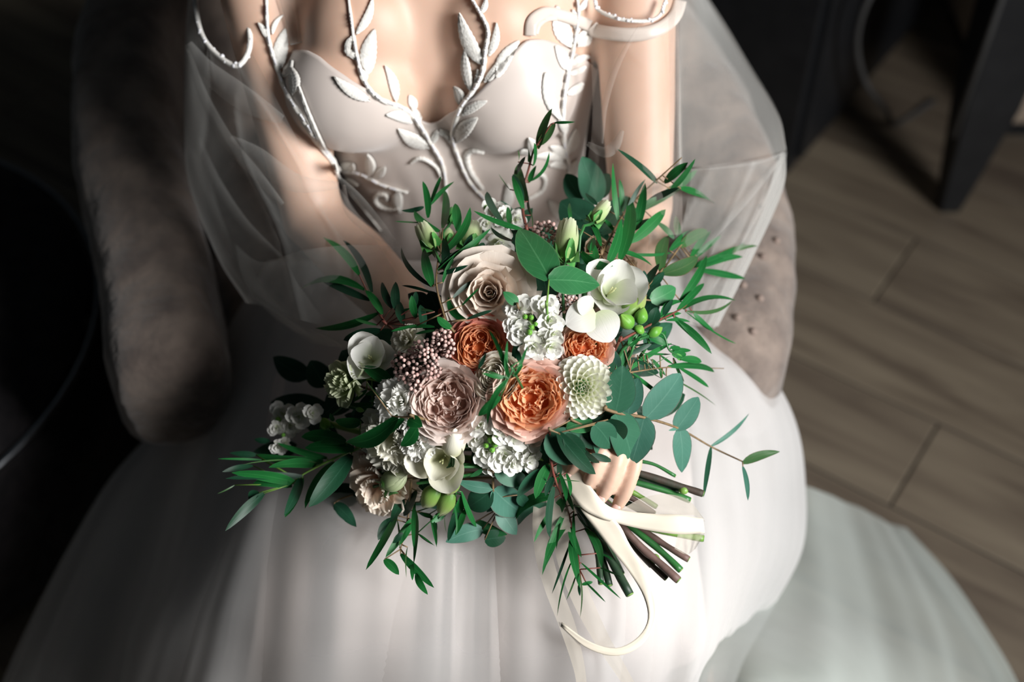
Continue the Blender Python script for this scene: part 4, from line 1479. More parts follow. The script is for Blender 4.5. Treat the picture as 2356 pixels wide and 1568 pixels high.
def freesia(name, label, px, py, rpx, mat='white', dd=0, extra=(0, 0), spin=0.0, openness=0.9, tube_len=0.9, bud=None):
    d = dome(px, py) + dd
    mw = head_matrix(px, py, d, facing(px, py, 0.3, extra), spin)
    head = thing(name, label, 'flower', mat=mw)
    R = rpx * d / F
    for li, (el, L, W, cupv, curl) in enumerate([(34, 1.18, 0.52, 0.55, 0.10), (54, 1.05, 0.46, 0.62, -0.02)]):
        for k in range(3):
            me = petal_data('petal', flat_fn(L * R * rnd.uniform(.93, 1.05), W * R * openness * rnd.uniform(1.0, 1.12), cupv, curl + 0.12 + rnd.uniform(-.05, .05), rnd.uniform(0, 9), 0.022, 3.0, 1.05, 0.06), 12, 11, M[mat])
            e_ = math.radians(el + rnd.uniform(-6, 8)) / (0.6 + 0.5 * openness)
            o = Matrix.Rotation(2 * math.pi * (k + rnd.uniform(-.07, .07)) / 3 + li * 1.047, 4, 'Z') @ Matrix.Translation((0.03 * R, 0, -0.62 * R + 0.04 * R * li)) @ Matrix.Rotation(-e_, 4, 'Y') @ Matrix.Rotation(rnd.uniform(-.12, .12), 4, 'X')
            put('petal', me, head, o)
    v, f = tube([(0, 0, -0.70 * R), (0, 0, -0.70 * R - tube_len * R * 0.6), (0, 0, -0.7 * R - tube_len * R)], [0.15 * R, 0.08 * R, 0.05 * R], seg=10)
    mesh_obj('flower_tube', v, f, M['cream'], head)
    for k in range(3):
        v, f = tube([(0.0, 0.0, -0.55 * R), (0.05 * R * math.cos(k * 2.1), 0.05 * R * math.sin(k * 2.1), 0.02 * R)], [0.012 * R, 0.022 * R], seg=6)
        mesh_obj('stamen', v, f, M['cream'], head)
    add_stem(head, mw, 0.0016, start=-R * 1.3)
    return head


def bud(name, label, bx, by, tx, ty, wpx, mat, dd=0.0, ddt=-0.01, petals=3, cal=True, group=None, frill=0.0, cat='bud', open_=0.0):
    """a closed bud from its base to its tip (photograph positions), wrapped in overlapping petals"""
    db, dt = dome(bx, by) + dd, dome(tx, ty) + dd + ddt
    a, b = P(bx, by, db), P(tx, ty, dt)
    z = (b - a)
    L = z.length
    z.normalize()
    x = (RIGHT - z * RIGHT.dot(z)).normalized()
    y = z.cross(x)
    mw = Matrix.Translation(a) @ Matrix((x, y, z)).transposed().to_4x4()
    head = thing(name, label, cat, mat=mw, group=group)
    R = wpx * 0.5 * db / F
    for layer in range(2 if petals > 3 else 1):
        for k in range(petals):
            sd = rnd.uniform(0, 50)

            def fn(u, v, sd=sd, layer=layer):
                rho = R * (math.sin(math.pi * min(1, (0.06 + 0.94 * v) ** (0.85 if not open_ else 0.62)) * (1.0 if not open_ else (0.72))) ** 0.8) * (1 - 0.16 * layer) + R * 0.04 * noise.noise(Vector((u * 2, v * 3, sd)))
                rho = max(rho, 0.04 * R)
                rho *= 1 + 0.06 * (1 - u * u)
                th = u * math.radians(78 if petals <= 3 else 56) * (1.0 - 0.35 * v * (1 if open_ else 0.2)) + 0.35 * v
                zz = L * (0.02 + 0.96 * v * (1 - 0.07 * u * u)) + frill * L * math.sin(u * 7 + sd) * v ** 3 + layer * 0.03 * L
                if frill:
                    rho += frill * R * 1.4 * math.sin(u * 9 + sd * 2) * v ** 2
                return Vector((rho * math.cos(th), rho * math.sin(th), zz))
            me = petal_data('petal', fn, 9, 10, M[mat])
            put('petal', me, head, Matrix.Rotation(2 * math.pi * k / petals + layer * 0.6, 4, 'Z'))
    if cal:
        me = petal_data('sepal', cup_fn(R, 0.15, 1.12, -0.1, L / R * 0.42, 0.42, 0.10, 2.0, 0.02, 0.9), 4, 6, M['calyx'])
        for k in range(4):
            put('sepal', me, head, Matrix.Rotation(math.pi / 2 * k + 0.4, 4, 'Z'))
    add_stem(head, mw, 0.0014, start=0.0)
    return head


def stock(label, florets, green, dd=-0.012):
    """a spike of ruffled white florets about a cluster of green buds"""
    gx, gy = green[0]
    d = dome(gx, gy) + dd
    mw = head_matrix(gx, gy, d, facing(gx, gy, 0.2))
    head = thing('stock_flower', label, 'flower', mat=mw)
    inv = mw.inverted()
    for (fx, fy, r, *ex) in florets:
        fd = dome(fx, fy) + dd + rnd.uniform(-.004, .006)
        R = 1.22 * r * fd / F
        out = Vector(((fx - gx), -(fy - gy), 0)) / 75.0 * 0.55
        e = ex[0] if ex else (out.x, out.y)
        fm = head_matrix(fx, fy, fd, facing(fx, fy, 0.1, e), rnd.uniform(0, 6))
        fl = bpy.data.objects.new('floret', None)
        link(fl, head)
        fl.matrix_local = inv @ fm
        n = 9
        for k in range(n):
            lay = k % 3
            L = R * (1.06, 0.85, 0.6)[lay]
            me = petal_data('petal', flat_fn(L, R * (0.62, 0.50, 0.36)[lay], 0.2, rnd.uniform(-.12, .18), rnd.uniform(0, 9), 0.07, rnd.uniform(4, 7), 1.15), 8, 6, M['white'])
            o = Matrix.Rotation(2 * math.pi * k / n + rnd.uniform(-.3, .3), 4, 'Z') @ Matrix.Translation((0.02 * R, 0, -0.25 * R)) @ Matrix.Rotation(-math.radians((12, 38, 66)[lay] + rnd.uniform(-8, 8)), 4, 'Y')
            put('petal', me, fl, o)
    for (x, y) in green:
        gd = dome(x, y) + dd - 0.004
        r = rnd.uniform(5, 8) * gd / F
        p = P(x, y, gd)
        v, f = ellipsoid(inv @ p, (r, r, r * 1.3), 10, 8)
        gb = mesh_obj('green_bud', v, f, M['bud_green'], head, uvs=[(0.5, 0.6)] * len(v))
        for k in range(3):
            a = rnd.uniform(0, 6.28)
            v, f = tube([inv @ (p + (RIGHT * math.cos(a) + UP * math.sin(a)) * r * 0.9), inv @ (p + (-DIR) * r * 1.3)], [r * 0.35, r * 0.15], seg=5)
            mesh_obj('sepal', v, f, M['calyx'], gb)
    # axis of the spike
    q = [inv @ P(x, y, dome(x, y) + dd + 0.006) for x, y in (green[0], green[-1])]
    v, f = tube(q, 0.0022, seg=6)
    mesh_obj('flower_axis', v, f, M['stem_light'], head)
    add_stem(head, mw, 0.003, 'stem_light', start=-0.01)
    return head


def rice_flower(label, outline, n, rp=4.6, dd=-0.004, bulge=0.02, seed=1):
    """berries packed over a lumpy cushion; outline = list of discs (x, y, r)"""
    r_ = random.Random(seed)
    cx = sum(o[0] for o in outline) / len(outline)
    cy = sum(o[1] for o in outline) / len(outline)
    base = P(cx, cy, dome(cx, cy) + dd + 0.01)
    pts = []
    tries = 0
    while len(pts) < n and tries < n * 60:
        tries += 1
        ox, oy, orad = r_.choice(outline)
        a, q = r_.uniform(0, 6.283), math.sqrt(r_.random())
        x, y = ox + orad * q * math.cos(a), oy + orad * q * math.sin(a)
        if any((x - p[0]) ** 2 + (y - p[1]) ** 2 < (rp * 1.75) ** 2 for p in pts):
            continue
        pts.append((x, y, q))
    t_ = thing('rice_flower', label, 'flower', loc=base)
    parts, tw = [], []
    for x, y, q in pts:
        d = dome(x, y) + dd - bulge * (1 - q * q) + r_.uniform(-.002, .002)
        p = P(x, y, d) - base
        r = rp * r_.uniform(.85, 1.15) * d / F
        v, f = ellipsoid(p, (r, r, r), 8, 6)
        v = [a + (a - p) * 0.25 * noise.noise(a * 900) for a in v]
        parts.append((v, f))
        c = P(x * 0.6 + cx * 0.4, y * 0.6 + cy * 0.4, d + 0.022) - base
        tw.append(tube([p, c], [0.0006, 0.0008], seg=4))
    v, f = merge(parts)
    mesh_obj('berries', v, f, M['berry'], t_, kind='stuff')
    v, f = merge(tw)
    mesh_obj('twigs', v, f, M['berry_dark'], t_, kind='stuff')
    v, f = tube([Vector((0, 0, 0)) + DIR * 0.02, B0 - base], 0.002, seg=6)
    mesh_obj('stem', v, f, M['stem_brown'], t_)
    return t_


def kk(n):
    ox, oy, s = {0: (0, 0, 1), 1: (800, 550, 3.136), 2: (500, 700, 2.24), 3: (1100, 850, 2.613), 4: (900, 230, 2.529), 7: (600, 480, 4.9), 8: (1400, 700, 6.031), 9: (950, 1000, 5.809)}[n]
    return lambda x, y: (ox + x / s, oy + y / s), s


def leaf_mesh(a, b, w, shape, normal, arc, side, mat, parent, origin, n=9, fold=0.18, wave=0.0, uvflip=False):
    d = b - a
    L = d.length
    t = d.normalized()
    nn = (normal - t * normal.dot(t)).normalized()
    s = t.cross(nn)
    vs, uv = [], []
    sd = rnd.uniform(0, 50)
    for i in range(n + 1):
        v = i / n
        if shape == 'willow':
            ww = math.sin(math.pi * min(1, 0.03 + 0.97 * v) ** 0.85) ** 0.62
        elif shape == 'round':
            ww = math.sin(math.pi * (0.02 + 0.975 * v) ** 0.80) ** 0.58
        else:
            ww = math.sin(math.pi * (0.02 + 0.975 * v) ** 0.72) ** 0.7
        ww *= w * 0.5
        c = a + d * v + nn * (arc * L * 4 * v * (1 - v)) + s * (side * L * 4 * v * (1 - v))
        tw = 0.5 * math.sin(v * 2 + sd) * (1 if shape == 'willow' else 0.15)
        for e in (-1, -0.5, 0, 0.5, 1):
            off = s * (ww * e * math.cos(tw)) + nn * (ww * abs(e) * fold + ww * e * math.sin(tw) + wave * L * noise.noise(Vector((e * 1.2, v * 3, sd))))
            vs.append(c + off - origin)
            uv.append(((e + 1) / 2, v))
    o = mesh_obj('leaf', vs, grid(n + 1, 5), M[mat], None, uvs=uv)
    o.parent = parent
    return o


def spray(name, label, K, stem, leaves, mat='leaf_willow', shape='willow', dd=-0.012, twig='twig', stem_r=0.0011, cat='branch', group=None,
          arc=0.04, to_bind=True, spread=0.03):
    kf, s = kk(K)
    pts2 = [kf(*p) for p in stem]
    st3 = [P(x, y, dome(x, y) + dd) for x, y in pts2]
    root = thing(name, label, cat, loc=st3[0], group=group)
    org = st3[0]
    path = spline(st3, 8 * (len(st3) - 1)) if len(st3) > 1 else st3
    if to_bind:
        head = [B0 + Vector((rnd.uniform(-1, 1), rnd.uniform(-1, 1), rnd.uniform(-.6, .6))) * 0.012, st3[0].lerp(B0, 0.4) + DIR * 0.03]
        path = spline(head + [path[0] + DIR * 0.004, path[0]], 8) + path[1:]
    n = len(path) - 1
    v, f = tube([p - org for p in path], [stem_r * (1.35 - 0.8 * i / n) for i in range(n + 1)], seg=6)
    mesh_obj('stem', v, f, M[twig], root)
    for lf in leaves:
        bx, by, tx, ty, w = lf[:5]
        mt = lf[5] if len(lf) > 5 and lf[5] else mat
        sh = lf[6] if len(lf) > 6 and lf[6] else shape
        side = lf[7] if len(lf) > 7 else rnd.uniform(-.05, .05)
        b2, t2 = kf(bx, by), kf(tx, ty)
        db = dome(*b2) + dd
        L = math.hypot(b2[0] - t2[0], b2[1] - t2[1]) * db / F
        dt = dome(*t2) + dd + rnd.uniform(-spread, spread * 0.5) * min(1, L / 0.05)
        dt = min(dt, dome(*t2) + 0.03)
        a, b = P(*b2, db), P(*t2, dt)
        # leaves are attached: a short stalk joins the leaf base to the nearest point of the stem
        near = min(path, key=lambda q: (q - a).length)
        if 0.0015 < (near - a).length < 0.05:
            vv, ff = tube([near - org, a - org], 0.0006, seg=5)
            stalk = mesh_obj('leafstalk', vv, ff, M[twig])
        else:
            stalk = None
        nrm = (-DIR + RIGHT * rnd.uniform(-.35, .35) + UP * rnd.uniform(-.1, .45)).normalized()
        lo = leaf_mesh(a, b, (1.2 if sh == 'willow' else 1.08) * w / s * db / F, sh, nrm, arc * rnd.uniform(.2, 1.6), side, mt, root, org, fold=0.16 if sh == 'willow' else 0.06, wave=0.0 if sh == 'willow' else 0.02)
        if stalk is not None:
            stalk.parent = lo
    return root


# ---- roses and the other large blooms
hybrid_rose('rose', 'pale blush cream rose, uppermost of the large roses, below the two broad leaves', 1125, 672, 92, 'cream_out', 'cream_in', dd=-0.004, tilt=0.25, extra=(0.0, -0.05), spin=0.4)
garden_rose('garden_rose', 'dark coral garden rose in the shade above the ranunculus', 1103, 797, 66, 'coral_out', 'coral_in', dd=0.010, extra=(0.05, -0.05), spin=0.2, ruffle=0.04)
garden_rose('garden_rose', 'dusty blush garden rose beside the pink berry cluster', 1030, 922, 88, 'blush_out', 'blush_in', dd=-0.004, extra=(0.05, 0.1), spin=1.1, ruffle=0.06)
garden_rose('garden_rose', 'bright peach orange garden rose in the middle, left of the white dahlia', 1222, 916, 82, 'peach_out', 'peach_in', dd=-0.006, extra=(-0.05, 0.05), spin=2.0, ruffle=0.07, squash=1.08)
garden_rose('garden_rose', 'small vivid orange pink garden rose above the white dahlia', 1349, 797, 60, 'peach_out', 'peach_in', dd=0.004, extra=(0.0, 0.1), spin=0.9, ruffle=0.07)
dahlia(1341, 892, 77)
ranunculus(1142, 868, 62)
hybrid_rose('rose', 'small beige rose partly hidden at the upper right, above the white freesia', 1440, 608, 34, 'beige', 'beige', dd=0.014, tilt=0.4, spin=0.3, drop=2)
hybrid_rose('rose', 'small brownish beige rose behind the green lisianthus bud', 1372, 572, 38, 'beige', 'beige', dd=0.012, tilt=0.4, spin=1.3, drop=2)
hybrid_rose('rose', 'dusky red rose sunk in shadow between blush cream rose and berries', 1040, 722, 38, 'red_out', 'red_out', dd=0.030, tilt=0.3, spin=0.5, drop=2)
freesia('freesia', 'large white freesia at the right, below the broad leaves', 1412, 664, 92, dd=-0.018, extra=(0.1, 0.15), spin=0.4, openness=0.95)
freesia('freesia', 'cream white freesia cup at the bottom, above the olive buds', 1016, 1062, 84, 'cream', dd=-0.016, extra=(0.0, -0.05), spin=1.0, openness=0.95)
freesia('freesia', 'white freesia at the left edge above the green frilled lisianthus', 850, 820, 70, dd=-0.012, extra=(0.1, 0.25), spin=2.1, openness=1.05)
bud('freesia_bud', 'thick cream bud leaning up right of the cream freesia', 1042, 1045, 1045, 982, 54, 'cream', dd=-0.006, cal=False)
# two big drooping petals of a white sweet-pea-like bloom under the large freesia
wp = thing('freesia', 'white bloom with two broad round petals above the small orange rose', 'flower', loc=P(1360, 715, dome(1360, 715) - 0.02))
org = wp.location.copy()
for (a, b, w) in (((1368, 715), (1303, 748), 78), ((1372, 718), (1405, 786), 84), ((1362, 712), (1330, 690), 50)):
    d0 = dome(*a) - 0.026
    leaf_mesh(P(*a, d0), P(*b, d0 - 0.004), w * d0 / F, 'round', -DIR + UP * 0.15, 0.10, 0.0, 'white', wp, org, n=12, fold=-0.10, wave=0.03).name = 'petal'
v, f = tube([Vector((0, 0, 0)), (B0 - org) * 0.4 + DIR * 0.04, B0 - org], 0.0016, seg=6)
mesh_obj('stem', v, f, M['stem_green'], wp)

# ---- stocks
stock('white stock spike with ruffled florets above the dahlia and peach rose',
      [(1188, 712, 27), (1200, 765, 28), (1186, 745, 24), (1254, 705, 28), (1268, 738, 27), (1226, 800, 27), (1268, 800, 28), (1245, 780, 22), (1275, 770, 22), (1215, 698, 20)],
      [(1222, 730), (1212, 742), (1232, 745), (1208, 728), (1222, 752), (1198, 736), (1218, 764)])
stock('white stock spike with ruffled florets below the peach rose',
      [(1105, 975, 26), (1150, 985, 30), (1185, 1000, 32), (1120, 1040, 30), (1160, 1050, 33), (1205, 1038, 30), (1098, 1010, 20), (1185, 1065, 26), (1228, 1010, 24), (1222, 1058, 24), (1140, 1075, 24)],
      [(1128, 1012), (1138, 1022), (1118, 1024), (1150, 1012), (1132, 1034), (1142, 1000)], dd=-0.004)
stock('small white stock in shade at the far left of the bouquet',
      [(648, 950, 24), (688, 958, 25), (634, 985, 16), (640, 1028, 17), (668, 982, 20), (655, 1020, 14), (720, 950, 20)],
      [(640, 965), (652, 1000)], dd=-0.02)
stock('white stock florets at the top of the bouquet by the red twig',
      [(1135, 485, 24), (1165, 500, 24), (1190, 505, 20), (1145, 560, 34), (1120, 515, 18)],
      [(1130, 470), (1118, 478)], dd=0.01)

# ---- ruffled ones
carnation('carnation', 'large cream carnation with frilled petals at the lower left', 895, 1010, 98, 'cream', dd=-0.030, extra=(-0.1, 0.0), ruffle=0.085)
carnation('carnation', 'white frilled carnation between berry cluster and cream carnation', 918, 925, 68, 'white', dd=-0.030, extra=(0.1, 0.1), n=26, ruffle=0.10)
carnation('carnation', 'small white frilled carnation touching the blush garden rose', 957, 1022, 48, 'white', dd=-0.030, extra=(0.1, 0.0), n=24, ruffle=0.11)
carnation('carnation', 'peach and cream carnation lowest at the left of the bouquet', 868, 1122, 90, 'peach_carn', dd=-0.032, extra=(-0.05, -0.2), n=32, ruffle=0.06, squash=1.15)
carnation('carnation', 'shaded cream carnation behind the pink berry cluster', 930, 780, 46, 'cream', dd=0.008, extra=(-0.1, 0.2), n=20, ruffle=0.07)
# ---- lisianthus and buds
carnation('lisianthus', 'pale green frilled lisianthus at the left below the white freesia', 784, 880, 70, 'lisi', dd=-0.034, extra=(-0.35, 0.0), n=18, ruffle=0.08, squash=0.85, phimax=72)
bud('lisianthus_bud', 'pale green lisianthus bud standing right of the broad leaf pair', 1300, 602, 1308, 512, 50, 'lisi', dd=-0.022, petals=4, frill=0.03, open_=1)
bud('lisianthus_bud', 'small green lisianthus bud highest in the bouquet at the right', 1365, 512, 1395, 468, 32, 'lisi', dd=-0.03, petals=4, frill=0.03, open_=1)
bud('lisianthus_bud', 'pale green lisianthus bud at the upper left of the bouquet', 1000, 575, 970, 520, 42, 'lisi', dd=-0.016, petals=4, frill=0.03, open_=1)
bud('lisianthus_bud', 'dark green slim bud above the upper left lisianthus bud', 1036, 512, 1040, 474, 26, 'calyx', dd=0.0, petals=3)
bud('lisianthus_bud', 'blurred green bud directly right of the upper left lisianthus bud', 1030, 560, 1030, 520, 34, 'lisi', dd=0.012, petals=4)
bud('lisianthus_bud', 'broad green bud below the white stock at the top', 1080, 575, 1088, 515, 48, 'lisi', dd=0.012, petals=4, frill=0.02, open_=1)
bud('lisianthus_bud', 'folded green bud between cream and peach carnations', 885, 1112, 935, 1092, 50, 'lisi', dd=-0.022, petals=4, frill=0.02)
for i, (a, lab) in enumerate((((1452, 752, 1428, 722, 34), 'green freesia bud touching the white freesia'), ((1470, 745, 1482, 705, 30), 'upright plump green freesia bud right of the white freesia'),
                             ((1465, 765, 1478, 748, 26), 'small green freesia bud under the two plump ones'), ((1492, 772, 1525, 752, 24), 'green freesia bud pointing right, above the fine twigs'))):
    bud('freesia_bud', lab, *a, 'bud_green', dd=-0.02, cal=False)
bud('freesia_bud', 'pale yellow green long bud behind the large white freesia', 1430, 728, 1488, 680, 44, 'bud_olive', dd=-0.008, cal=False)
for a, lab in (((1008, 1120, 972, 1168, 46), 'olive green bud under the cream freesia, left one'), ((1040, 1130, 1010, 1188, 42), 'olive green bud under the cream freesia, lowest one'), ((1042, 1095, 1030, 1140, 42), 'olive green bud under the cream freesia, right one')):
    bud('freesia_bud', lab, *a, 'bud_olive', dd=-0.012, cal=False)
bud('closed_bud', 'small green closed bud left of the frilled lisianthus stem', 752, 985, 742, 960, 24, 'bud_green', dd=0.0, cal=True)
bud('closed_bud', 'tiny bright green bud above the left willow spray', 820, 940, 838, 945, 11, 'bud_green', dd=-0.02, cal=False)

# ---- rice flower clusters
rice_flower('large pink berry cluster left of the coral rose', [(945, 858, 38), (925, 832, 22), (975, 818, 38), (1015, 785, 26), (1030, 800, 20), (955, 885, 20), (990, 850, 24), (1025, 765, 12)], 210, 4.7, dd=-0.014, seed=3)
rice_flower('small dark berry cluster under the broad leaf pair', [(1305, 702, 28), (1290, 695, 16), (1325, 705, 14)], 60, 3.9, dd=0.008, bulge=0.012, seed=4)
rice_flower('pink berry cluster at the top beside the lisianthus bud', [(1258, 536, 26), (1240, 525, 14), (1275, 550, 14)], 42, 5.0, dd=0.0, bulge=0.012, seed=5)
rice_flower('few pink berries at the left above the peach carnation', [(832, 1042, 22), (808, 1030, 14), (805, 1060, 10)], 22, 5.0, dd=-0.004, bulge=0.006, seed=6)

# ---- greenery
spray('eucalyptus_branch', 'two broad smooth green leaves on one node at the upper middle', 4, [(905, 1200), (918, 1045)],
      [(925, 1045, 745, 750, 215, 'leaf_big', 'egg', 0.0), (915, 1045, 1212, 1075, 172, 'leaf_big', 'egg', -0.02)], dd=-0.034, twig='stem_light', spread=0.012, arc=0.03)
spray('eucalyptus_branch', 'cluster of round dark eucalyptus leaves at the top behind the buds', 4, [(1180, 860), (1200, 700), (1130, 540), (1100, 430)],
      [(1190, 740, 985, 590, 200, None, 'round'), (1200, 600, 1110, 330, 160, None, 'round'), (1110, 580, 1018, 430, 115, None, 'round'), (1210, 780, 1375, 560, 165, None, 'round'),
       (1150, 860, 1010, 700, 150, None, 'round'), (1190, 560, 1270, 430, 110, None, 'round')], mat='leaf_shaded', dd=0.03, spread=0.02)
# the label's leaves there are mid green rather than black
for o in [o for o in COL.objects if o.get('label', '').startswith('cluster of round dark')]:
    for c in o.children:
        if c.name.startswith('leaf'):
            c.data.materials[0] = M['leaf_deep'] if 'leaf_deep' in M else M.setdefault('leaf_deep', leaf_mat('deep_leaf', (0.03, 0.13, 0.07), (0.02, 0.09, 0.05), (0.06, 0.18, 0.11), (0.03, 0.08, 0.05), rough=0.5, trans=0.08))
spray('willow_branch', 'long willow spray rising to the upper right over the arm', 4, [(1220, 900), (1330, 700), (1400, 600), (1540, 470), (1690, 335)],
      [(1550, 480, 1315, 285, 46, 'leaf_shaded'), (1345, 650, 1328, 458, 30), (1320, 700, 1290, 365, 32), (1428, 745, 1478, 480, 48), (1330, 930, 1385, 560, 66), (1480, 600, 1678, 508, 34, 'leaf_shaded'),
       (1470, 640, 1782, 405, 48), (1590, 480, 1728, 362, 46), (1630, 520, 1770, 340, 40), (1685, 515, 1882, 605, 52), (1395, 825, 1598, 635, 62), (1300, 800, 1512, 690, 40), (1545, 710, 1650, 812, 34),
       (1345, 880, 1520, 965, 34), (1105, 885, 1292, 965, 52, None, None, 0.16), (1200, 610, 1130, 540, 24, 'leaf_shaded'), (1222, 850, 1132, 665, 26), (1295, 760, 1235, 690, 20), (1050, 725, 1038, 598, 20),
       (1160, 880, 1180, 800, 40), (1190, 980, 1170, 820, 46), (1260, 950, 1340, 690, 60), (1360, 700, 1480, 460, 24, 'leaf_shaded'), (1400, 660, 1560, 560, 34), (1220, 700, 1245, 610, 22, 'leaf_shaded')], dd=-0.018)
spray('willow_branch', 'right willow spray of long pointed olive leaves', 4, [(1480, 1090), (1600, 960), (1690, 840), (1755, 790)],
      [(1688, 835, 1655, 670, 38, 'leaf_olive'), (1680, 850, 1845, 768, 66, 'leaf_olive', None, -.05), (1620, 875, 1795, 765, 44), (1570, 1000, 1612, 788, 66, 'leaf_olive'), (1572, 1012, 1788, 912, 78, 'leaf_olive', None, .06), (1740, 920, 1862, 758, 32),
       (1745, 930, 1922, 788, 30), (1720, 975, 2058, 830, 38), (1800, 978, 2135, 848, 30, 'leaf_olive'), (1790, 985, 2062, 1037, 34), (1822, 968, 2048, 912, 36), (1680, 1165, 1836, 903, 42), (1480, 1080, 1560, 950, 46, 'leaf_shaded'),
       (1355, 892, 1640, 884, 16), (1500, 1090, 1590, 1000, 40, 'leaf_shaded'), (1470, 1110, 1470, 990, 40, 'leaf_euc')], dd=-0.014)
spray('eucalyptus_branch', 'single rounded leaf right of the large white freesia', 4, [(1470, 1160), (1510, 1165)], [(1510, 1165, 1655, 1092, 108, 'leaf_big', 'round')], dd=-0.006)
spray('willow_branch', 'right middle willow spray with thin arching leaves', 4, [(1330, 1400), (1500, 1310), (1640, 1240), (1725, 1190)],
      [(1665, 1222, 1822, 1065, 36), (1695, 1215, 2006, 1165, 42, None, None, -.08), (1720, 1228, 1985, 1163, 20, 'leaf_olive', None, .08), (1565, 1265, 1702, 1172, 30, None, None, -.12), (1650, 1258, 1740, 1365, 22), (1650, 1275, 1866, 1477, 40), (1760, 1240, 1877, 1342, 32),
       (1715, 1232, 2010, 1417, 14, None, None, .06), (1510, 1312, 1548, 1205, 62, 'leaf_shaded'), (1580, 1260, 1640, 1160, 30, 'leaf_shaded'), (1540, 1290, 1690, 1240, 26), (1600, 1282, 1740, 1290, 18)], dd=-0.022, twig='twig_red')
spray('willow_branch', 'fine twiggy spray of needle leaves right of the dahlia', 8, [(280, 945), (480, 915), (720, 880), (1000, 870), (1600, 888)],
      [(265, 922, 885, 535, 70), (330, 955, 925, 1420, 75), (310, 960, 460, 1100, 50, 'leaf_shaded'), (340, 1020, 455, 1175, 40, 'leaf_shaded'), (820, 860, 1470, 940, 90, None, None, -.06), (980, 880, 1395, 1150, 70), (900, 740, 1050, 1075, 45),
       (600, 760, 790, 980, 55), (740, 1020, 720, 900, 60), (350, 760, 650, 870, 50, 'leaf_shaded'), (290, 690, 600, 545, 70, 'leaf_shaded'), (480, 680, 870, 690, 26), (300, 590, 980, 585, 26, 'leaf_shaded'), (170, 490, 500, 700, 18, 'leaf_olive'),
       (270, 815, 500, 910, 10, 'leaf_olive'), (400, 700, 640, 940, 10, 'leaf_olive'), (530, 700, 800, 1000, 10, 'leaf_olive'), (800, 990, 1500, 1410, 20, 'leaf_olive'), (540, 930, 745, 1030, 10, 'leaf_olive'), (520, 900, 860, 715, 10, 'leaf_olive'), (715, 700, 900, 830, 30)],
      dd=-0.006, twig='twig', stem_r=0.0007)
spray('freesia_branch', 'bright green freesia tip with small pointed buds at the right edge', 8, [(450, 430), (740, 400), (850, 640), (1060, 740)],
      [(560, 465, 800, 560, 90, 'leaf_willow'), (860, 600, 1000, 600, 70, 'leaf_willow'), (880, 640, 1145, 635, 60), (880, 680, 1080, 680, 100), (1000, 760, 1295, 800, 90), (920, 700, 1030, 770, 70, 'calyx_leaf'), (690, 500, 800, 370, 60),
       (300, 580, 440, 460, 50), (270, 560, 330, 440, 50)], dd=-0.018, twig='stem_green') if M.setdefault('calyx_leaf', leaf_mat('bright_leaf', (0.07, 0.30, 0.05), (0.05, 0.22, 0.04), (0.14, 0.42, 0.08), (0.10, 0.3, 0.06))) else None
spray('eucalyptus_branch', 'upright green leaves beside the small orange rose', 1, [(1880, 1000), (1935, 930), (1900, 800)],
      [(1940, 935, 1872, 775, 100, 'leaf_euc'), (1950, 950, 2005, 765, 58, 'leaf_big'), (1890, 880, 1850, 740, 70, 'leaf_shaded'), (1900, 960, 1890, 860, 80, 'leaf_shaded')], dd=0.004)
spray('willow_branch', 'reddish upright twig with slim leaves, tallest in front of the bodice', 4, [(790, 760), (765, 640), (770, 520), (800, 400), (830, 290), (868, 235), (930, 140)],
      [(852, 282, 937, 48, 46, 'leaf_olive'), (862, 262, 958, 128, 46, 'leaf_olive'), (950, 132, 1072, 128, 14), (828, 382, 832, 248, 34), (800, 475, 920, 300, 20, None, None, .12), (795, 590, 738, 370, 62, 'leaf_olive'), (762, 600, 708, 430, 46, 'leaf_shaded'),
       (720, 445, 782, 328, 30, 'leaf_shaded'), (770, 640, 702, 440, 34), (800, 360, 798, 285, 20, None, None, .1), (800, 480, 845, 380, 26), (815, 670, 800, 560, 16, 'leaf_shaded'), (822, 740, 800, 620, 6, 'leaf_olive'), (738, 360, 736, 290, 8, 'leaf_olive'),
       (690, 520, 625, 430, 5, 'leaf_olive')], dd=-0.012, twig='twig_red', stem_r=0.0012)
spray('willow_branch', 'upper left willow spray curving over the blush cream rose', 4, [(318, 1290), (265, 1090), (272, 940), (290, 890)],
      [(282, 765, 133, 643, 42, None, None, -.08), (215, 685, 183, 470, 36), (226, 605, 290, 443, 28), (222, 615, 368, 473, 24), (300, 745, 310, 520, 42), (385, 765, 372, 600, 48), (295, 895, 460, 622, 46, None, None, .10), (272, 990, 582, 745, 32),
       (242, 1085, 188, 858, 52), (235, 1085, 58, 853, 26, 'leaf_shaded', None, -.08), (275, 975, 430, 860, 26, 'leaf_shaded'), (360, 1150, 505, 1038, 22, 'leaf_shaded'), (438, 1280, 333, 1143, 36, None, None, -.14), (670, 745, 558, 532, 48, 'leaf_shaded', None, -.06),
       (690, 725, 678, 620, 28), (762, 752, 478, 643, 32), (190, 622, 58, 642, 26, 'leaf_shaded', None, -.08), (710, 820, 580, 740, 26, 'leaf_shaded', None, -.08), (205, 716, 18, 705, 14), (412, 1195, 512, 1093, 14), (442, 1275, 588, 1223, 26, 'leaf_shaded'),
       (352, 1330, 268, 1260, 42, None, None, -.05), (150, 1310, 0, 1345, 18), (280, 1010, 450, 960, 24, 'leaf_shaded'), (300, 1060, 380, 900, 20), (320, 980, 300, 800, 50, 'leaf_shaded'), (420, 920, 470, 780, 40, 'leaf_shaded'), (500, 900, 540, 830, 40, 'leaf_shaded')], dd=-0.02, stem_r=0.0010)
spray('eucalyptus_branch', 'lone bright leaf tip in front of the blush cream rose', 4, [(740, 1210), (732, 1180)], [(735, 1185, 652, 1115, 60, 'leaf_big', 'egg')], dd=-0.022)
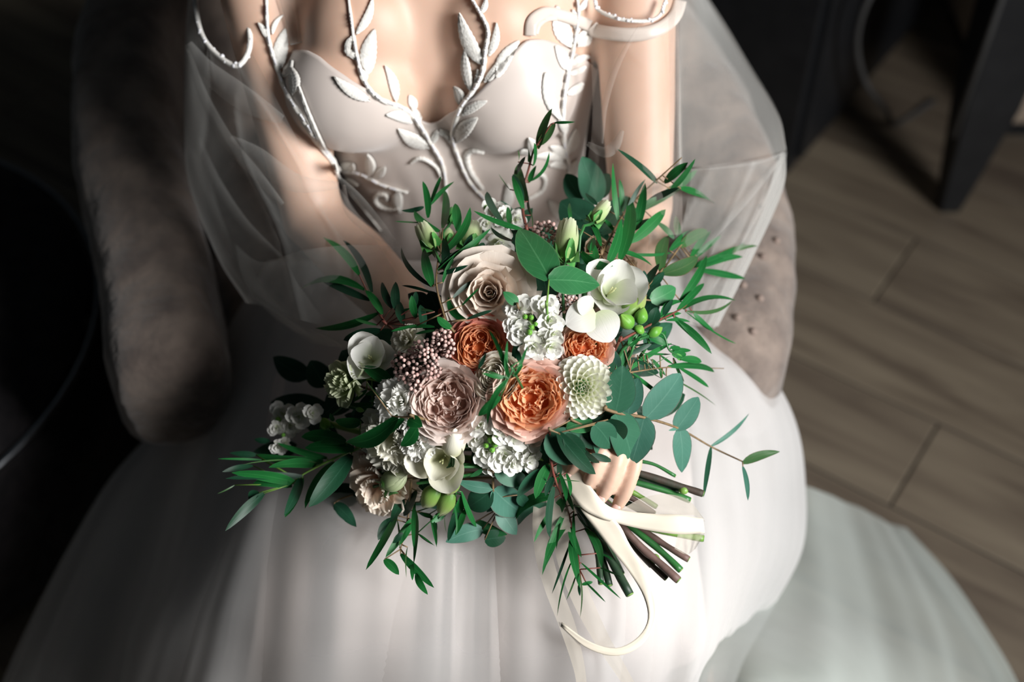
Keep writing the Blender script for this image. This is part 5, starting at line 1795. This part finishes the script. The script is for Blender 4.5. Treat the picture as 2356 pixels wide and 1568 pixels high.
spray('willow_branch', 'left willow spray of long drooping leaves over the forearm', 7, [(1420, 1300), (1340, 1190), (1210, 950), (1110, 745)],
      [(1112, 745, 700, 320, 85, None, None, .05), (1255, 945, 925, 350, 75, 'leaf_shaded', None, .05), (1170, 910, 412, 935, 85, None, None, .10), (1230, 1030, 648, 780, 75, 'leaf_shaded'), (1370, 1190, 1175, 915, 75), (1330, 1175, 612, 1345, 75, None, None, -.05),
       (1480, 1120, 1365, 825, 75, 'leaf_shaded'), (1530, 1150, 1520, 820, 90, 'leaf_shaded'), (1750, 1230, 1700, 975, 75), (1740, 1100, 1750, 930, 60, 'leaf_shaded'), (1960, 1160, 1480, 1180, 40, None, None, .05), (1960, 1330, 1465, 1372, 40), (1960, 960, 1590, 865, 30, 'leaf_shaded'),
       (1350, 1370, 930, 1480, 110, 'leaf_shaded'), (1310, 1310, 1060, 1240, 40), (1960, 1370, 1740, 1410, 40), (1600, 1300, 1560, 1040, 90, 'leaf_shaded'), (1830, 1330, 1800, 1080, 90, 'leaf_shaded')], dd=0.0, twig='twig_red')
spray('willow_branch', 'big bright willow spray reaching furthest left over the lap', 2, [(745, 735), (610, 790), (450, 870), (385, 925)],
      [(705, 745, 450, 738, 62), (545, 808, 192, 772, 50, None, None, -.03), (512, 826, 263, 840, 52, None, None, .04), (398, 915, 72, 866, 56, None, None, .04), (385, 932, 178, 928, 52, None, None, .10), (602, 812, 452, 1052, 62, None, None, .04), (690, 775, 470, 1045, 86, 'leaf_shaded', None, -.04),
       (440, 895, 348, 1098, 48, None, None, -.05), (425, 895, 343, 1088, 44, 'leaf_shaded'), (565, 792, 308, 712, 30), (662, 708, 432, 682, 62), (740, 602, 608, 600, 56, None, None, -.06), (240, 972, 40, 1167, 44, 'leaf_shaded'), (200, 775, 62, 764, 30, 'leaf_shaded'),
       (272, 702, 190, 694, 26, 'leaf_shaded'), (440, 885, 40, 897, 34, 'leaf_shaded'), (185, 830, 25, 862, 26, 'leaf_shaded'), (215, 970, 160, 1000, 60, 'leaf_shaded'), (540, 820, 130, 825, 8, 'leaf_olive'), (320, 880, 180, 865, 24, 'leaf_shaded'), (230, 800, 2, 795, 10, 'leaf_willow'), (90, 930, 0, 975, 6, 'leaf_olive')],
      dd=-0.022, twig='stem_light', stem_r=0.0012)
spray('willow_branch', 'pair of slim bright leaves crossing the cream carnation', 2, [(1010, 575), (960, 580), (900, 575)], [(932, 577, 663, 708, 78, None, None, -.10), (962, 587, 752, 703, 46), (985, 590, 1058, 628, 66, None, 'egg'), (1030, 632, 945, 728, 72, None, 'egg', -.1), (770, 400, 920, 575, 6, 'leaf_olive')], dd=-0.045, twig='twig')
spray('lisianthus_branch', 'green stems and leaves holding the frilled lisianthus', 2, [(980, 408), (860, 395), (760, 380)], [(905, 410, 748, 316, 60), (905, 440, 760, 465, 30), (590, 570, 700, 470, 14), (800, 520, 665, 515, 34), (770, 440, 700, 500, 20), (900, 460, 780, 500, 30), (600, 600, 580, 560, 20)], dd=-0.012, twig='stem_light', stem_r=0.002)
spray('eucalyptus_branch', 'round black-green leaves in shadow at the lower left', 2, [(760, 960), (720, 975), (640, 1000), (600, 1025)], [(735, 975, 540, 1000, 118, None, 'round'), (605, 1028, 717, 1145, 66, 'leaf_deep', 'egg'), (760, 960, 700, 985, 50)], mat='leaf_shaded', shape='egg', dd=0.012)
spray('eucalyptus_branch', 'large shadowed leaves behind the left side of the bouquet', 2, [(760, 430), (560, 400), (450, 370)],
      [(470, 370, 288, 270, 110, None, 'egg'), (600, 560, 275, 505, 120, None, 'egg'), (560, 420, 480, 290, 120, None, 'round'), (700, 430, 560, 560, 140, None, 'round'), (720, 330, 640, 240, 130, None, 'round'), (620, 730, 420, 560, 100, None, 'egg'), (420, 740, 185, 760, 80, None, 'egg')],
      mat='leaf_shaded', dd=0.05)
spray('willow_branch', 'narrow leaves hanging at the bottom left below the peach carnation', 2, [(1000, 900), (985, 1080), (945, 1260)],
      [(925, 1085, 765, 1368, 44), (1000, 1105, 865, 1305, 36), (1012, 1045, 1012, 1340, 30), (945, 1285, 1118, 1460, 34), (1022, 1385, 1085, 1495, 30), (862, 1312, 937, 1392, 40), (1002, 1330, 1005, 1422, 20), (1095, 1080, 1130, 1250, 14), (900, 1100, 828, 1215, 42, 'leaf_shaded'), (1040, 1072, 1115, 1092, 14),
       (1035, 1180, 1118, 1242, 8), (960, 1000, 895, 1125, 44, 'leaf_shaded'), (940, 1250, 925, 1100, 10, 'leaf_olive'), (1010, 1130, 940, 1240, 24), (960, 1180, 905, 1230, 30, 'leaf_shaded'), (980, 1250, 975, 1410, 6, 'leaf_olive'), (1030, 960, 960, 1090, 50, 'leaf_shaded')], dd=-0.012)
spray('freesia_branch', 'thin grassy leaves under the olive buds', 9, [(620, 560), (590, 700), (560, 860)],
      [(650, 760, 850, 1230, 70), (660, 800, 500, 1180, 110), (610, 1000, 470, 1420, 90, 'leaf_shaded'), (700, 1000, 570, 1340, 80), (540, 900, 580, 1330, 26), (230, 1050, 320, 1500, 30), (60, 1020, 260, 1110, 40, 'leaf_shaded'), (300, 1160, 315, 1290, 30, 'leaf_shaded'), (60, 1310, 290, 1475, 14), (410, 1060, 250, 1170, 100, 'leaf_big'),
       (425, 1090, 450, 1310, 8, 'leaf_olive'), (30, 900, 20, 1560, 50)], dd=-0.014, twig='stem_green')
spray('eucalyptus_branch', 'blue green eucalyptus below the white stock with a small oval leaf', 9, [(1080, 480), (1070, 710), (1110, 900), (1150, 975)],
      [(1075, 712, 590, 610, 150, None, 'egg', -.05), (1085, 725, 1480, 1050, 400, None, 'round'), (1100, 480, 1520, 620, 270, 'leaf_deep', 'round'), (1060, 740, 740, 960, 330, 'leaf_deep', 'round'), (1150, 965, 985, 1030, 70, None, 'egg', .1), (1150, 978, 1385, 1330, 260, None, 'egg'),
       (840, 1160, 1260, 1330, 150, 'leaf_big', 'egg', .06), (930, 1260, 440, 1430, 230, None, 'egg'), (960, 1400, 1240, 1370, 220, 'leaf_shaded', 'round'), (1420, 800, 1530, 960, 150, 'leaf_deep', 'egg'), (930, 460, 760, 560, 60, 'leaf_big', 'egg')],
      mat='leaf_euc', shape='egg', dd=-0.004, twig='twig', spread=0.012)
spray('willow_branch', 'long dark strap leaves curving to the eucalyptus at bottom centre', 3, [(480, 560), (420, 600), (380, 640)],
      [(380, 600, 240, 765, 70, 'leaf_deep', None, .05), (450, 760, 225, 900, 60, None, None, .16), (440, 800, 240, 935, 60, 'leaf_deep', None, .18), (425, 565, 345, 775, 58)], dd=-0.014)
spray('willow_branch', 'hanging willow spray in front of the ribbon', 3, [(428, 380), (440, 560), (470, 680), (530, 820), (570, 960), (600, 1100), (610, 1200)],
      [(455, 640, 405, 760, 34, 'leaf_shaded'), (522, 765, 468, 905, 54), (470, 690, 485, 640, 20), (455, 700, 430, 1010, 44, 'leaf_shaded'), (530, 840, 385, 1235, 30), (548, 900, 402, 1152, 48, None, None, .06), (552, 950, 622, 1128, 42), (560, 1010, 615, 1322, 46), (598, 870, 808, 1040, 36, 'leaf_deep'),
       (645, 955, 745, 1192, 42, None, None, -.08), (430, 870, 480, 960, 30, 'leaf_shaded'), (440, 850, 335, 1038, 26), (552, 1045, 443, 1348, 14, 'leaf_shaded'), (568, 1140, 475, 1482, 10), (590, 1230, 530, 1385, 9, 'leaf_olive'), (600, 1200, 612, 1495, 8, 'leaf_olive'), (620, 1160, 860, 1378, 14), (650, 1280, 768, 1398, 12),
       (735, 1190, 862, 1247, 12), (728, 1102, 812, 1142, 12), (470, 655, 618, 672, 6, 'leaf_olive'), (520, 738, 752, 782, 7, 'leaf_olive'), (560, 815, 708, 838, 6, 'leaf_olive'), (590, 868, 765, 1056, 6, 'leaf_olive'), (490, 620, 530, 790, 26), (500, 660, 575, 850, 26), (575, 850, 590, 1100, 16), (480, 560, 478, 655, 42, 'leaf_shaded'),
       (622, 1290, 690, 1275, 24), (500, 880, 470, 1080, 16), (520, 920, 390, 1210, 10), (530, 620, 555, 760, 20), (440, 780, 395, 640, 10, 'leaf_shaded'), (605, 1290, 612, 1360, 16, 'leaf_shaded')], dd=-0.020, twig='twig_red')
spray('willow_branch', 'broad dark strap leaves over the hand', 3, [(430, 360), (480, 380)], [(700, 330, 800, 470, 150, 'leaf_deep', 'round'), (780, 300, 860, 430, 150, 'leaf_shaded', 'round'), (482, 378, 708, 628, 84, None, None, .04), (600, 455, 730, 560, 46), (680, 508, 806, 548, 36), (520, 390, 640, 520, 90)], mat='leaf_shaded', dd=-0.034, spread=0.01)
spray('willow_branch', 'slim leaf curving across the ranunculus down to the lower stock', 1, [(1190, 940), (1160, 1000)],
      [(1162, 1002, 1018, 650, 38), (1140, 960, 1152, 730, 26), (1215, 990, 1300, 770, 22), (1125, 1000, 968, 966, 28), (1150, 1010, 1008, 1342, 36, None, None, .10), (1100, 1135, 940, 1275, 56), (1240, 880, 1215, 790, 40, 'leaf_shaded'), (945, 930, 1000, 815, 26, 'leaf_shaded'), (1260, 900, 1190, 1000, 24)], dd=-0.046, twig='stem_green')
spray('eucalyptus_branch', 'blue green eucalyptus branch reaching furthest right with paired leaves', 3, [(760, 235), (850, 262), (1010, 290), (1210, 355), (1400, 462), (1590, 552)],
      [(825, 255, 868, -25, 178, 'leaf_deep', 'round'), (900, 262, 965, 50, 130, None, 'round'), (1010, 288, 1218, 25, 172, None, 'round'), (1000, 282, 918, 578, 178, None, 'egg'), (825, 265, 930, 590, 200, 'leaf_deep', 'round'), (1210, 350, 1145, 365, 20), (1190, 360, 1325, 165, 118, None, 'round'), (1212, 352, 1225, 617, 122, None, 'egg'),
       (1400, 460, 1628, 263, 26, None, 'egg'), (1400, 465, 1355, 768, 26, 'leaf_deep', 'willow'), (1590, 560, 1814, 492, 52, 'leaf_olive', 'egg', -.05), (1592, 582, 1622, 788, 28, None, 'willow')], mat='leaf_euc', shape='egg', dd=-0.034, twig='twig', stem_r=0.0013, spread=0.012)
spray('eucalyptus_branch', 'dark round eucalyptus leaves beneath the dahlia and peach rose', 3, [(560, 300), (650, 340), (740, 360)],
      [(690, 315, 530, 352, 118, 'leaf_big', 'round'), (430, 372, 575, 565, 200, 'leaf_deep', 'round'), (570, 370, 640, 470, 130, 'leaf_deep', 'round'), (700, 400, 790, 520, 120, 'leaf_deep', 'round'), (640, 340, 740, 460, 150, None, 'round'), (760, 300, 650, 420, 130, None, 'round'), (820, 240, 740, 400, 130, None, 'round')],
      mat='leaf_shaded', shape='round', dd=-0.02, spread=0.012)

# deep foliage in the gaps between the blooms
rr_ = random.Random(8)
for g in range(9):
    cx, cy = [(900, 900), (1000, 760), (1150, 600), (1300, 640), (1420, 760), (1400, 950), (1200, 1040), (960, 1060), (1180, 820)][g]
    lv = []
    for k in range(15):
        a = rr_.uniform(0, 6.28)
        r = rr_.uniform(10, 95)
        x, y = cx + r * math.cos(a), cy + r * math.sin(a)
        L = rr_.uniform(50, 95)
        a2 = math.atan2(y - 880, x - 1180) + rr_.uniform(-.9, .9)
        lv.append((x, y, x + L * math.cos(a2), y + L * math.sin(a2), rr_.uniform(22, 60), rr_.choice(['leaf_shaded', 'leaf_deep', 'leaf_shaded'])))
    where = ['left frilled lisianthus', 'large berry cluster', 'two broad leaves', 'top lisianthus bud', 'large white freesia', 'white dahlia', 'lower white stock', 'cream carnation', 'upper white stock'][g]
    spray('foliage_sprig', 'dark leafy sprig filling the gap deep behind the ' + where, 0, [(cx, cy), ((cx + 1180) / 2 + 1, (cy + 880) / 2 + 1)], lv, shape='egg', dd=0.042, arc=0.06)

# ---- stems below the binding
def cut_stem(label, pts, rpx, mat, nodes=(), depth=1.082, dslope=0.0, group=None):
    depth += 0.018
    q = []
    start = B0 + Vector((rnd.uniform(-1, 1), rnd.uniform(-1, 1), rnd.uniform(-.5, .5))) * 0.010
    p3 = [P(x, y, depth - 0.02 * max(0, (y - 1230) / 130)) for x, y in pts]
    path = spline([start, start.lerp(p3[0], 0.6)] + p3, 24)
    r = rpx * depth / F
    rad = [r * (1 + 0.08 * math.sin(i * 0.9)) for i in range(25)]
    o = thing('cut_stem', label, 'stem', loc=p3[-1], group=group)
    v, f = tube([p - p3[-1] for p in path], rad, seg=10)
    mesh_obj('stalk', v, f, M[mat], o)
    e = (path[-1] - path[-2]).normalized()
    v, f = tube([Vector((0, 0, 0)), e * 0.0006], r * 0.92, seg=10)
    mesh_obj('cut_end', v, f, M['stem_light'], o)
    for (x, y) in nodes:
        c = P(x, y, depth) - p3[-1]
        v, f = ellipsoid(c, (r * 1.45, r * 1.45, r * 1.2), 12, 8)
        mesh_obj('node', v, f, M['stem_light'], o)
    return o


cut_stem('thick dark woody stem, highest of the cut stems', [(1454, 1084), (1556, 1115), (1617, 1135)], 8, 'stem_bark', [(1573, 1126)], 1.078)
cut_stem('thin green stem just above the dark woody stem', [(1440, 1060), (1500, 1066), (1553, 1094)], 4, 'stem_green', (), 1.085)
cut_stem('green stem right below the dark woody stem', [(1446, 1105), (1530, 1128), (1587, 1150)], 7, 'stem_green', (), 1.084)
cut_stem('light green stem by the fingertips', [(1438, 1125), (1470, 1140), (1510, 1165)], 6, 'stem_light', (), 1.080)
cut_stem('reddish brown stem by the fingertips', [(1428, 1135), (1465, 1152), (1505, 1180)], 6, 'stem_brown', (), 1.080)
cut_stem('mauve brown stem with a pale green knot', [(1428, 1209), (1480, 1263), (1508, 1286), (1561, 1334)], 9, 'stem_brown', [(1506, 1285)], 1.074)
cut_stem('deep green stem between two brown stems', [(1459, 1217), (1518, 1265), (1566, 1311)], 8, 'stem_green', (), 1.080)
cut_stem('brown stem ending right of the deep green one', [(1480, 1219), (1525, 1250), (1584, 1286)], 7.5, 'stem_brown', (), 1.080)
cut_stem('dark slim stem left of the mauve brown stem', [(1435, 1225), (1480, 1280), (1533, 1330)], 6.5, 'stem_bark', (), 1.082)
cut_stem('thick blackish green stem, lowest of all', [(1350, 1190), (1390, 1260), (1449, 1367)], 10, 'stem_dark', (), 1.070)
cut_stem('short dark stem left of the lowest stem', [(1345, 1200), (1372, 1262), (1383, 1342)], 7, 'stem_dark', (), 1.075)
cut_stem('second dark stem tip beside the lowest stem', [(1352, 1205), (1385, 1280), (1402, 1346)], 8, 'stem_dark', (), 1.076)
cut_stem('green stem whose pale cut end shows under the ribbon bow', [(1450, 1200), (1560, 1228), (1618, 1238)], 8, 'stem_light', (), 1.086)
for (pp, lb) in (([(1440, 1090), (1500, 1112), (1560, 1132)], 'dark stem between the woody stem and the green one'), ([(1430, 1150), (1500, 1185), (1560, 1215)], 'dark green stem passing under the ribbon loop'),
                 ([(1360, 1180), (1395, 1250), (1430, 1320)], 'dark stem hidden behind the cream ribbon tail'), ([(1390, 1170), (1440, 1235), (1500, 1300)], 'shaded stem between ribbon tail and mauve stem')):
    cut_stem(lb, pp, 8, 'stem_dark', (), 1.088)

# ---- ribbon: band, bow loop and tails
def ribbon_strip(parent, ea, eb, da, db=None, name='tail', mat='ribbon', n=40, origin=None, bow=0.0):
    db = [d + 0.016 for d in (db or da)]
    da = [d + 0.016 for d in da]
    m = len(ea) - 1
    A_ = spline([P(x, y, d) for (x, y), d in zip(ea, da)], n)
    B_ = spline([P(x, y, d) for (x, y), d in zip(eb, db)], n)
    vs, uv = [], []
    for i, (a, b) in enumerate(zip(A_, B_)):
        for k in range(7):
            t = k / 6
            w_ = 0.0012 * noise.noise(Vector((t * 2, i * 0.15, 3)))
            vs.append(a.lerp(b, t) + (CAM - a).normalized() * (bow * 4 * t * (1 - t) + w_) - origin)
            uv.append((t, i / n))
    o = mesh_obj(name, vs, grid(n + 1, 7), M[mat], parent, uvs=uv)
    if mat == 'ribbon':
        so = o.modifiers.new('t', 'SOLIDIFY')
        so.thickness = 0.00025
    return o


rib = thing('ribbon', 'cream satin ribbon tied round the stems with trailing tails', 'ribbon', loc=B0)
ro = B0
# the wrapped handle
side = BDIR.cross(DIR).normalized()
hw = []
for i in range(25):
    t = i / 24
    c = P(1272, 1060, 1.112).lerp(P(1350, 1142, 1.105), t)
    r = 0.0195 + 0.001 * math.sin(t * 20) - 0.002 * t
    for k in range(28):
        a = 2 * math.pi * k / 28
        hw.append(c + (side * math.cos(a) + BDIR.cross(side) * math.sin(a)) * (r + 0.0006 * math.sin(k * 0.5 + i)) - ro)
fs = [(i * 28 + k, i * 28 + (k + 1) % 28, (i + 1) * 28 + (k + 1) % 28, (i + 1) * 28 + k) for i in range(24) for k in range(28)]
mesh_obj('wrap', hw, fs, M['ribbon'], rib)
ribbon_strip(rib, [(1295, 1050), (1320, 1068), (1362, 1122), (1393, 1158), (1429, 1173), (1505, 1181), (1560, 1183), (1618, 1192)],
             [(1262, 1068), (1292, 1110), (1334, 1163), (1376, 1190), (1416, 1202), (1480, 1217), (1556, 1228), (1622, 1226)],
             [1.062, 1.055, 1.045, 1.045, 1.048, 1.05, 1.05, 1.055], None, 'bow_band', origin=ro, bow=0.0006)
ribbon_strip(rib, [(1418, 1174), (1445, 1162), (1475, 1146), (1520, 1136), (1560, 1140), (1590, 1155), (1618, 1190)],
             [(1420, 1176), (1455, 1176), (1500, 1180), (1545, 1183), (1575, 1184), (1600, 1186), (1622, 1200)],
             [1.052, 1.058, 1.062, 1.066, 1.068, 1.066, 1.058], [1.052, 1.056, 1.056, 1.056, 1.057, 1.058, 1.056], 'bow_loop', 'ribbon_sheer', origin=ro)
ribbon_strip(rib, [(1380, 1172), (1423, 1204), (1449, 1252), (1480, 1300), (1503, 1357), (1508, 1420), (1480, 1480), (1420, 1508), (1350, 1490), (1290, 1440)],
             [(1334, 1168), (1354, 1196), (1400, 1256), (1444, 1310), (1480, 1370), (1490, 1425), (1464, 1468), (1415, 1490), (1355, 1474), (1292, 1430)],
             [1.047, 1.048, 1.052, 1.058, 1.062, 1.06, 1.058, 1.056, 1.056, 1.06], None, 'tail', origin=ro, bow=0.0004)
ribbon_strip(rib, [(1255, 1110), (1262, 1200), (1285, 1300), (1320, 1390), (1370, 1480), (1430, 1570), (1470, 1640)],
             [(1308, 1118), (1310, 1200), (1330, 1290), (1360, 1370), (1400, 1460), (1455, 1560), (1495, 1640)],
             [1.065, 1.068, 1.07, 1.068, 1.06, 1.06, 1.07], None, 'tail', 'ribbon_sheer', origin=ro)
ribbon_strip(rib, [(1232, 1120), (1225, 1200), (1232, 1280), (1255, 1360), (1290, 1450), (1320, 1540), (1330, 1600)],
             [(1262, 1112), (1262, 1200), (1272, 1280), (1296, 1360), (1325, 1440), (1345, 1530), (1352, 1600)],
             [1.070, 1.074, 1.072, 1.068, 1.06, 1.06, 1.07], None, 'tail', 'ribbon_sheer', origin=ro)
ribbon_strip(rib, [(1560, 1225), (1590, 1222), (1622, 1226)], [(1552, 1262), (1580, 1275), (1600, 1262)], [1.058, 1.06, 1.058], None, 'tail', 'ribbon_sheer', origin=ro)

# everything in the bouquet shares its kind's group
GROUPS = {'flower': 'flowers of the bridal bouquet', 'bud': 'closed buds in the bridal bouquet', 'branch': 'greenery of the bridal bouquet', 'stem': 'cut stems below the hand'}
for o in COL.objects:
    if o.parent is None and o.get('category') in GROUPS:
        o['group'] = GROUPS[o['category']]
